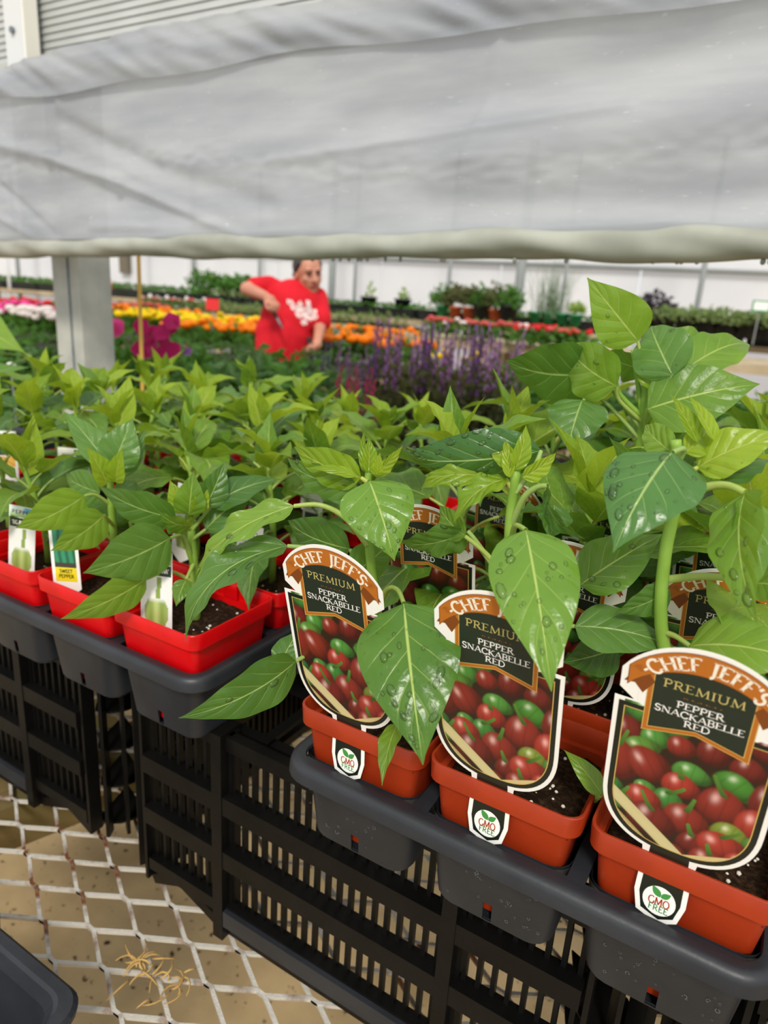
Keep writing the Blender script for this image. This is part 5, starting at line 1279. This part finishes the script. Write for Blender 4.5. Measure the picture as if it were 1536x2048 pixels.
row('begonia', far['white']+far['salmon'], mid(860, 655, 5.1), mid(1050, 665, 4.75), 8, ZM2+.03, 'white and salmon begonia left of the red begonias', 'begonia', 'pale begonias on the board bench')
# petunias and greenery near the steel post
ZP = .60
slab('petunia_bench', mid(100, 760, 2.90), mid(1400, 860, 2.45), 1.3, ZP, .04, M_dkb, 'low bench just behind the curtain carrying petunias and snapdragons')
green = [leafy(320+s, 520, .17, .40, .055).mesh('foliage', M_fol[(0, 0, 1)[s]]) for s in range(3)]
def putp(name, me, u, v, d, z, label, cat, group=None, s_=1.0):
    q = at(u, v, d); o_ = put(name, me); o_.location = (q.x, q.y, z); o_.scale = (s_, s_, s_); o_.rotation_euler = (0, 0, BR.uniform(-.4, .4)); return tag(o_, label, cat, group)
for i in range(9): putp('leafy_plant', green[i % 3], 215+i*55, 730+i*5, 2.85-.03*i, ZP, f'bushy green bedding plant right behind the pepper trays, {ORD[i]} from the left', 'bedding plant', 'green plants behind the peppers', .95+.1*(i % 2))
for i in range(8): putp('leafy_plant', green[(i+1) % 3], 240+i*55, 720+i*5, 3.15-.03*i, ZP, f'bushy green bedding plant in the second row behind the peppers, {ORD[i]} from the left', 'bedding plant', 'green plants, second row', 1.05)
for i, u in enumerate((10, 60, 105)): putp('leafy_plant', green[i % 3], u, 720, 2.35, ZP+.1, f'bushy green plant left of the steel post, {ORD[i]} from the left', 'bedding plant', 'yellow flowered plants left of the post', .9)
for i in range(10): putp('leafy_plant', green[(i+2) % 3], 1000+i*62, 800, 3.1-.05*i, ZP, f'bushy green plant low behind the tall orange pot peppers, {ORD[i]} from the left', 'bedding plant', 'green plants behind the orange pots', 1.0)
yel = [flowering('calibrachoa', 340+s, 1, 'lemon', .12, .24, 90, .05, 9, .018) for s in range(2)]
for i, u in enumerate((20, 70, 112, 225)): putp('calibrachoa', yel[i % 2], u, 720, 2.3 if u < 200 else 2.9, ZP+.07, (f'small yellow flowers left of the steel post, {ORD[i]} from the left' if u < 200 else 'single yellow flowered plant right of the steel post'), 'flowers', 'yellow flowers by the post' if u < 200 else None)
def petunia(u, v, d, n, spread, r, col, label):
    q = at(u, v, d); e_ = empty('petunia', Vector((q.x, q.y, ZP)), label, 'petunia'); h = q.z-ZP; rnd = random.Random(int(u))
    leafy(int(u), 160, .10, h*.95, .05).put('foliage', M_fol[0], e_)['kind'] = 'stuff'
    for i in range(n):
        g = G(); c = Vector((rnd.uniform(-spread, spread), -.06+rnd.uniform(-.03, .03), h+rnd.uniform(-spread, spread)*.8)); blossom_disc(g, Vector((0, 0, 0)), r, rnd, Vector((rnd.gauss(.4, .3), -1, rnd.gauss(.3, .3)))); g.put('blossom', M_pet['rose' if (col == 'magenta' and i % 3 == 2) else col], e_, c, True)
petunia(342, 675, 2.45, 13, .075, .030, 'magenta', 'big cluster of magenta petunias right of the bamboo stake')
petunia(250, 655, 2.6, 3, .025, .032, 'pink', 'pink petunia between the steel post and the bamboo stake')
petunia(226, 628, 2.7, 2, .02, .024, 'white', 'white petunia close to the steel post')
petunia(385, 700, 2.5, 2, .02, .018, 'purple', 'small mauve petunia right of the magenta cluster')
# spiky purple snapdragons
def spike(seed, col, n=3, Hh=.54):
    rnd = random.Random(seed); g1, g2 = leafy(seed, 200, .08, Hh*.75, .05, droop=-.4), G()
    for i in range(n):
        b_ = Vector((rnd.uniform(-.06, .06), rnd.uniform(-.06, .06), 0)); t_ = b_+Vector((rnd.uniform(-.03, .03), rnd.uniform(-.03, .03), Hh*rnd.uniform(.8, 1.1)))
        g1.tube([b_, t_], .003, 4)
        for k in range(20):
            u = .55+.45*k/20; c = b_.lerp(t_, u)+Vector((rnd.gauss(0, .013), rnd.gauss(0, .013), 0))*(1.25-u); g2.ball(c, (.010*(1.35-u), .010*(1.35-u), .008), 5, 4)
    return twomesh('snapdragon', g1, M_fol[5], g2, M_pet[col])
spk = {c: [spike(400+s+10*i, c) for s in range(3)] for i, c in enumerate(('purple', 'violet', 'rose'))}
for i in range(24):
    u = 660+(i % 12)*33+BR.uniform(-8, 8); back = i//12; d = 2.75+.35*back
    c = ('purple', 'violet', 'violet')[i % 3]
    putp('snapdragon', spk[c][i % 3], u, 760, d, ZP, ('purple snapdragon spikes in the ' + ('front' if not back else 'back') + ' row right of the worker, '+ORD[i % 12]+' from the left'), 'snapdragon', 'purple snapdragons, '+('front' if not back else 'back')+' row', (.78 if u < 760 else .98)+.05*back)
for i, u in enumerate((660, 690, 720)): putp('snapdragon', spk['rose'][1], u, 800, 2.35, ZP, f'magenta snapdragon spikes low behind the red pot peppers, {ORD[i]} from the left', 'snapdragon', 'magenta snapdragons', .85)
yl2 = [flowering('coreopsis', 360+s, 5, 'yellow', .10, .36, 60, .05, 4, .022) for s in range(2)]
for u, d in ((880, 3.3), (945, 3.2)): putp('coreopsis', yl2[0], u, 700, d, ZP+.05, 'yellow flowers rising among the purple snapdragons, '+('left' if u < 900 else 'right')+' one', 'flowers')
# butterfly clip, green pot and grey slatted bench at the left edge
clip = empty('plant_clip', at(22, 735, 1.9), 'small white butterfly clip at the left edge', 'clip')
for s in (-1, 1): G().tube([(0, 0, 0), (s*.008, 0, .004)], .012, 8).put('wing', M_white, clip, smooth=True)
G().tube([(0, 0, -.46), (0, 0, .01)], .002, 5).put('stick', M_pipe, clip)
# ------------------------------------------------------------------ the worker in the red shirt
def voxel(name, g, m, vs, smooth=6):
    me = g.mesh(name+'_raw', m); o_ = bpy.data.objects.new(name+'_raw', me); COL.objects.link(o_)
    r_ = o_.modifiers.new('r', 'REMESH'); r_.mode = 'VOXEL'; r_.voxel_size = vs; r_.use_smooth_shade = True
    s_ = o_.modifiers.new('s', 'SMOOTH'); s_.iterations = smooth; s_.factor = .5
    dg = bpy.context.evaluated_depsgraph_get(); out_ = bpy.data.meshes.new_from_object(o_.evaluated_get(dg)); out_.name = name
    bpy.data.objects.remove(o_); out_.materials.clear(); out_.materials.append(m)
    out_.polygons.foreach_set('use_smooth', [True]*len(out_.polygons)); return out_
def caps(g, p, q, r0, r1, k=12):
    g.tube([p, p.lerp(q, .33), p.lerp(q, .66), q], [r0, r0+(r1-r0)*.33, r0+(r1-r0)*.66, r1], k); g.ball(p, r0, k, 8); g.ball(q, r1, k, 8)
D = 3.95
pel = at(560, 722, D+.06); feet = Vector((pel.x, pel.y, 0))
person = empty('person', feet, 'person in a red shirt with a white print bending over the flowers', 'person')
def J(u, v, d): return at(u, v, d)-feet
M_skin = mat('skin', '#c98d74', .5, .4, col2='#bf8068', noise_scale=8); M_shirt = mat('red_shirt', '#d81f2e', .8, .2, col2='#c81826', noise_scale=6); M_hair = mat('dark_hair', '#2b211d', .5, .4); M_trs = mat('dark_trousers', '#23252b', .8, .2)
pelv, belly, chest, nb_ = J(560, 722, D+.06), J(568, 668, D+.02), J(588, 612, D+.0), J(604, 590, D+.02)
head = J(617, 549, D-.06)
shR, shL = J(538, 574, D+.02), J(634, 596, D+.04)
elR, wrR, haR = J(494, 578, D-.10), J(529, 592, D-.22), J(543, 602, D-.25)
elL, wrL, haL = J(641, 648, D-.02), J(636, 676, D-.10), J(633, 690, D-.13)
hf = ((CAM-feet-head).normalized()+imr*.42-UPV*.10).normalized(); hr_ = hf.cross(UPV).normalized(); hu = (hr_.cross(hf)+hr_*.10).normalized(); hr_ = hf.cross(hu).normalized()
HM = Matrix((hr_, hf, hu)).transposed()           # local x right, y forward, z up
def hp(x, y, z): return head+hr_*x+hf*y+hu*z
g = G()
g.ball(hp(0, -.012, .030), (.074, .092, .086), 20, 14, HM)      # skull
g.ball(hp(0, .018, -.030), (.060, .066, .074), 18, 12, HM)      # face
g.ball(hp(0, .040, -.078), (.034, .034, .026), 12, 8, HM)       # chin
for s in (-1, 1):
    g.ball(hp(s*.036, .058, -.020), (.022, .018, .020), 10, 8, HM); g.ball(hp(s*.074, -.012, -.008), (.010, .016, .030), 10, 8, HM); g.ball(hp(s*.030, .078, .026), (.024, .012, .010), 10, 6, HM)
caps(g, hp(0, .084, .010), hp(0, .102, -.026), .009, .013, 8); g.ball(hp(0, .094, -.028), (.017, .012, .010), 10, 6, HM)
caps(g, hp(0, -.015, -.07), nb_, .050, .056)
caps(g, nb_, chest, .06, .08); caps(g, chest, belly, .09, .09); caps(g, belly, pelv, .09, .11)
caps(g, nb_, shR, .055, .048); caps(g, nb_, shL, .055, .048)
caps(g, shR, elR, .047, .040); caps(g, elR, wrR, .040, .027); caps(g, shL, elL, .047, .038); caps(g, elL, wrL, .038, .026)
def hand(g, wr, ha, bend, side, holddir):
    d = (ha-wr).normalized(); s_ = d.cross(bend).normalized()*side; b_ = s_.cross(d).normalized()
    if b_.dot(bend) < 0: b_ = -b_
    caps(g, wr, wr+d*.05, .026, .026, 10)
    pc = wr+d*.055; g.ball(pc, .030, 10, 8)
    for i, (off, L_) in enumerate(((-.027, .060), (-.009, .070), (.009, .066), (.026, .052))):
        p0 = pc+s_*off+d*.018; p1 = p0+d*L_*.45+b_*L_*.10; p2 = p1+d*L_*.10+b_*L_*.40; p3 = p2-d*L_*.18+b_*L_*.22
        caps(g, p0, p1, .0095, .009, 8); caps(g, p1, p2, .009, .0085, 8); caps(g, p2, p3, .0085, .0075, 8)
    t0 = pc-s_*.020-d*.012; t1 = t0-s_*.022+d*.024+b_*.012; t2 = t1+d*.024+b_*.020
    caps(g, t0, t1, .012, .010, 8); caps(g, t1, t2, .010, .008, 8)
    return pc+b_*.030+d*.02, s_
gripR, gsR = hand(g, wrR, haR, (-imu*.9+fwdc*.2).normalized(), 1, None)
gripL, gsL = hand(g, wrL, haL, (-imr*.8-fwdc*.3).normalized(), -1, None)
for s in (-1, 1):
    hip = pelv+right0*s*.085+Vector((0, 0, -.04)); kn = Vector((hip.x+right0.x*s*.02-fwd0.x*.06, hip.y-fwd0.y*.06, .47)); an = Vector((hip.x+right0.x*s*.03, hip.y, .08))
    caps(g, hip, kn, .085, .058); caps(g, kn, an, .056, .038); caps(g, an, an-fwd0*.13-Vector((0, 0, .04)), .038, .030)
put('body', voxel('body', g, M_skin, .007, 4), person)
# shirt
g = G()
CM = Matrix((right0, fwd0, UPV)).transposed()
caps(g, nb_-Vector((0, 0, .055)), shR, .066, .064); caps(g, nb_-Vector((0, 0, .055)), shL, .066, .064)
g.ball(chest, (.165, .125, .15), 18, 12, CM); g.ball(chest.lerp(belly, .5), (.168, .13, .15), 18, 12, CM); g.ball(belly, (.165, .135, .14), 18, 12, CM); caps(g, belly, belly.lerp(pelv, .62), .145, .158, 16)
caps(g, shR, shR.lerp(elR, .62), .064, .062); caps(g, shL, shL.lerp(elL, .86), .064, .066)
sm = voxel('shirt', g, M_shirt, .010, 5)
for v in sm.vertices:                             # hanging creases
    q = v.co; v.co = q+Vector((q.x-belly.x, q.y-belly.y, 0)).normalized()*(.010*math.sin(q.dot(right0)*46+q.z*13)*max(0, min(1, (chest.z-q.z)/.25)))
sh_o = put('shirt', sm, person)
g = G(); caps(g, belly.lerp(pelv, .5), pelv, .135, .145, 16)
for s in (-1, 1):
    hip = pelv+right0*s*.085+Vector((0, 0, -.04)); kn = Vector((hip.x+right0.x*s*.02-fwd0.x*.06, hip.y-fwd0.y*.06, .47)); an = Vector((hip.x+right0.x*s*.03, hip.y, .10)); caps(g, hip, kn, .100, .072); caps(g, kn, an, .070, .056)
put('trousers', voxel('trousers', g, M_trs, .012, 4), person)
g = G()
for s in (-1, 1):
    an = Vector((pelv.x+right0.x*s*.115, pelv.y+right0.y*s*.085, .07)); caps(g, an, an-fwd0*.15-Vector((0, 0, .025)), .048, .042)
for s in (-1, 1):
    hip = pelv+right0*s*.085; an = Vector((hip.x+right0.x*s*.03, hip.y, .05)); g = G(); caps(g, an+Vector((0, 0, .02)), an-fwd0*.15, .05, .045); put('shoe', voxel('shoe', g, M_trs, .01, 3), person)
# hair pulled back, face details
g = G(); g.ball(hp(0, -.026, .042), (.080, .092, .084), 20, 14, HM); g.ball(hp(0, -.115, .03), (.035, .035, .04), 12, 8, HM)
for s in (-1, 1): caps(g, hp(s*.062, .02, .06), hp(s*.074, -.03, -.005), .016, .014, 8)
put('hair', voxel('hair', g, M_hair, .007, 3), person)
for s in (-1, 1):
    G().ball(hp(s*.029, .083, .010), (.012, .006, .006), 8, 6, HM).put('eye', mat('eye_dark', '#2a1c18', .3), person, smooth=True)
    gg = G(); caps(gg, hp(s*.014, .090, .028), hp(s*.046, .080, .030), .0035, .003, 6); gg.put('eyebrow', M_hair, person, smooth=True)
gg = G(); caps(gg, hp(-.020, .082, -.053), hp(.020, .082, -.053), .0055, .0055, 6); gg.put('mouth', mat('lips', '#a8584e', .5), person, smooth=True)
# white print on the chest, laid on the shirt
bv = BVHTree.FromPolygons([v.co[:] for v in sm.vertices], [p.vertices[:] for p in sm.polygons])
g = G(); rr = random.Random(9); blobs_ = [(-22, -13, 9, 5, .5), (-14, -4, 11, 5, .6), (-4, -10, 5, 8, 0), (2, 0, 14, 6, .3), (12, -8, 5, 13, -.2), (20, 2, 9, 7, .5), (10, 12, 12, 5, .4), (5, 22, 6, 6, 0), (-6, 9, 8, 4, .7), (25, 10, 5, 6, 0)]
cc = J(594, 622, D-.3); st = .0032
for iy in range(-32, 36):
    for ix in range(-34, 36):
        x, y = ix*1.0, iy*1.0; ok = False
        for bx, by, rx, ry, ro in blobs_:
            dx, dy = x-bx, y-by; xx = dx*math.cos(ro)+dy*math.sin(ro); yy = -dx*math.sin(ro)+dy*math.cos(ro); th = math.atan2(yy/ry, xx/rx)
            if (xx/rx)**2+(yy/ry)**2 < 1+.25*math.sin(5*th+bx): ok = True
        if not ok or noise.noise(Vector((x*.22, y*.3, 4))) > .30: continue
        cs = []
        for sx_, sy_ in ((-.5, -.5), (.5, -.5), (.5, .5), (-.5, .5)):
            o0 = cc+right0*((x+sx_)*D/F)-UPV*((y+sy_)*D/F); hit = bv.ray_cast(o0, fwd0)
            if hit[0] is None: cs = None; break
            cs.append(hit[0]-fwd0*.003)
        if cs: g.quad(*cs)
q = g.put('chest_print', mat('white_print', '#f2d9d6', .8), sh_o); q['kind'] = 'stuff'
# black-handled tool held in the raised hand
p0 = gripR+feet; tl = empty('hand_tool', p0, 'black handled garden tool held in the raised hand of the person', 'tool')
dd = (imr*.45-imu*.85-fwdc*.1).normalized(); gg = G(); caps(gg, -dd*.05, dd*.06, .012, .011, 8); gg.put('handle', mat('black_rubber', '#1b1c1e', .5), tl, smooth=True); gg = G(); caps(gg, dd*.055, dd*.13, .007, .005, 8); gg.put('shaft', M_galv2, tl, smooth=True)
p0 = gripL+feet; tl = empty('watering_wand', p0, 'dark watering wand held low in the other hand of the person', 'tool')
dd = (imr*.25-imu*.75-fwdc*.4).normalized(); gg = G(); caps(gg, -dd*.05, dd*.08, .013, .011, 8); gg.put('handle', mat('black_rubber', '#1b1c1e', .5), tl, smooth=True); gg = G(); caps(gg, dd*.075, dd*.22, .006, .006, 8); gg.put('tube', M_galv2, tl, smooth=True)

# ------------------------------------------------------------------ empty black tray, lower left corner, and dried plant scraps on the mesh
ze = -.625
et = empty('empty_tray', P(-.440-.16, .284-.16, ZM+.002), 'empty black plastic tray cut off at the lower left corner', 'tray')
g = G(); hh = .16; H0 = ze-ZM-.002
prof = [(hh-.045, 0), (hh-.022, H0-.012), (hh-.016, H0-.006), (hh-.014, H0-.001), (hh-.006, H0), (hh-.001, H0-.003), (hh, H0-.012), (hh-.002, H0-.012), (hh-.004, H0-.004), (hh-.014, H0-.004), (hh-.020, H0-.012), (hh-.046, .002)]
prof = [(hh-.030, 0), (hh-.020, H0-.012), (hh-.003, H0-.012), (hh-.001, H0-.010), (hh, H0-.003), (hh-.003, H0), (hh-.012, H0), (hh-.015, H0-.003), (hh-.021, H0-.014), (hh-.031, .003)]
g.loft([rring(q, .024, z, 6) for q, z in prof])
put('body', g.mesh('body', M_tray), et)
g = G(); r_ = rring(hh-.0305, .024, .003, 6); g.v = list(r_); g.f = [tuple(range(len(r_)))]; g.put('floor_panel', M_tray, et)
scr = empty('dried_plant_scraps', P(-.455, .372, ZM+.003), 'dried straw coloured plant scraps caught on the wire mesh', 'plant scraps')
g = G(); rr = random.Random(3)
for i in range(26):
    c = Vector((rr.gauss(0, .014)+(.03 if i % 3 == 0 else -.012), rr.gauss(0, .009), rr.uniform(.0, .006))); a0 = rr.uniform(0, 6.28); cur = rr.uniform(-3, 3); pts = []
    L_ = rr.uniform(.012, .030)
    for k in range(7): t = k/6; a = a0+cur*t; pts.append(c+Vector((math.cos(a), math.sin(a), 0))*L_*t+Vector((0, 0, .004*math.sin(t*3))))
    g.tube(pts, [.0008, .0011, .0012, .0011, .0010, .0008, .0004], 5)
g.put('straw', mat('dry_straw', '#c9a766', .8, .2, col2='#a88650', noise_scale=60), scr, smooth=True)['kind'] = 'stuff'
# dried water spots on the tray faces
for e_, xs, sd in ((trayA, [(-.160, -.075), (-.045, .042), (.072, .158)], 1),):
    for q, (xa, xb) in enumerate(xs):
        g = marks(e_, xa, xb, 34, sd+q, -5*PBR/2+PBR/2-HA*1.0, -.068, -.022)
        # lie on the sloped pocket face
        g.v = [(x, y+(-z)*(.14*HA/.079)-.0006, z) for x, y, z in g.v]
        g.put('water_marks', M_dust, e_)['kind'] = 'stuff'
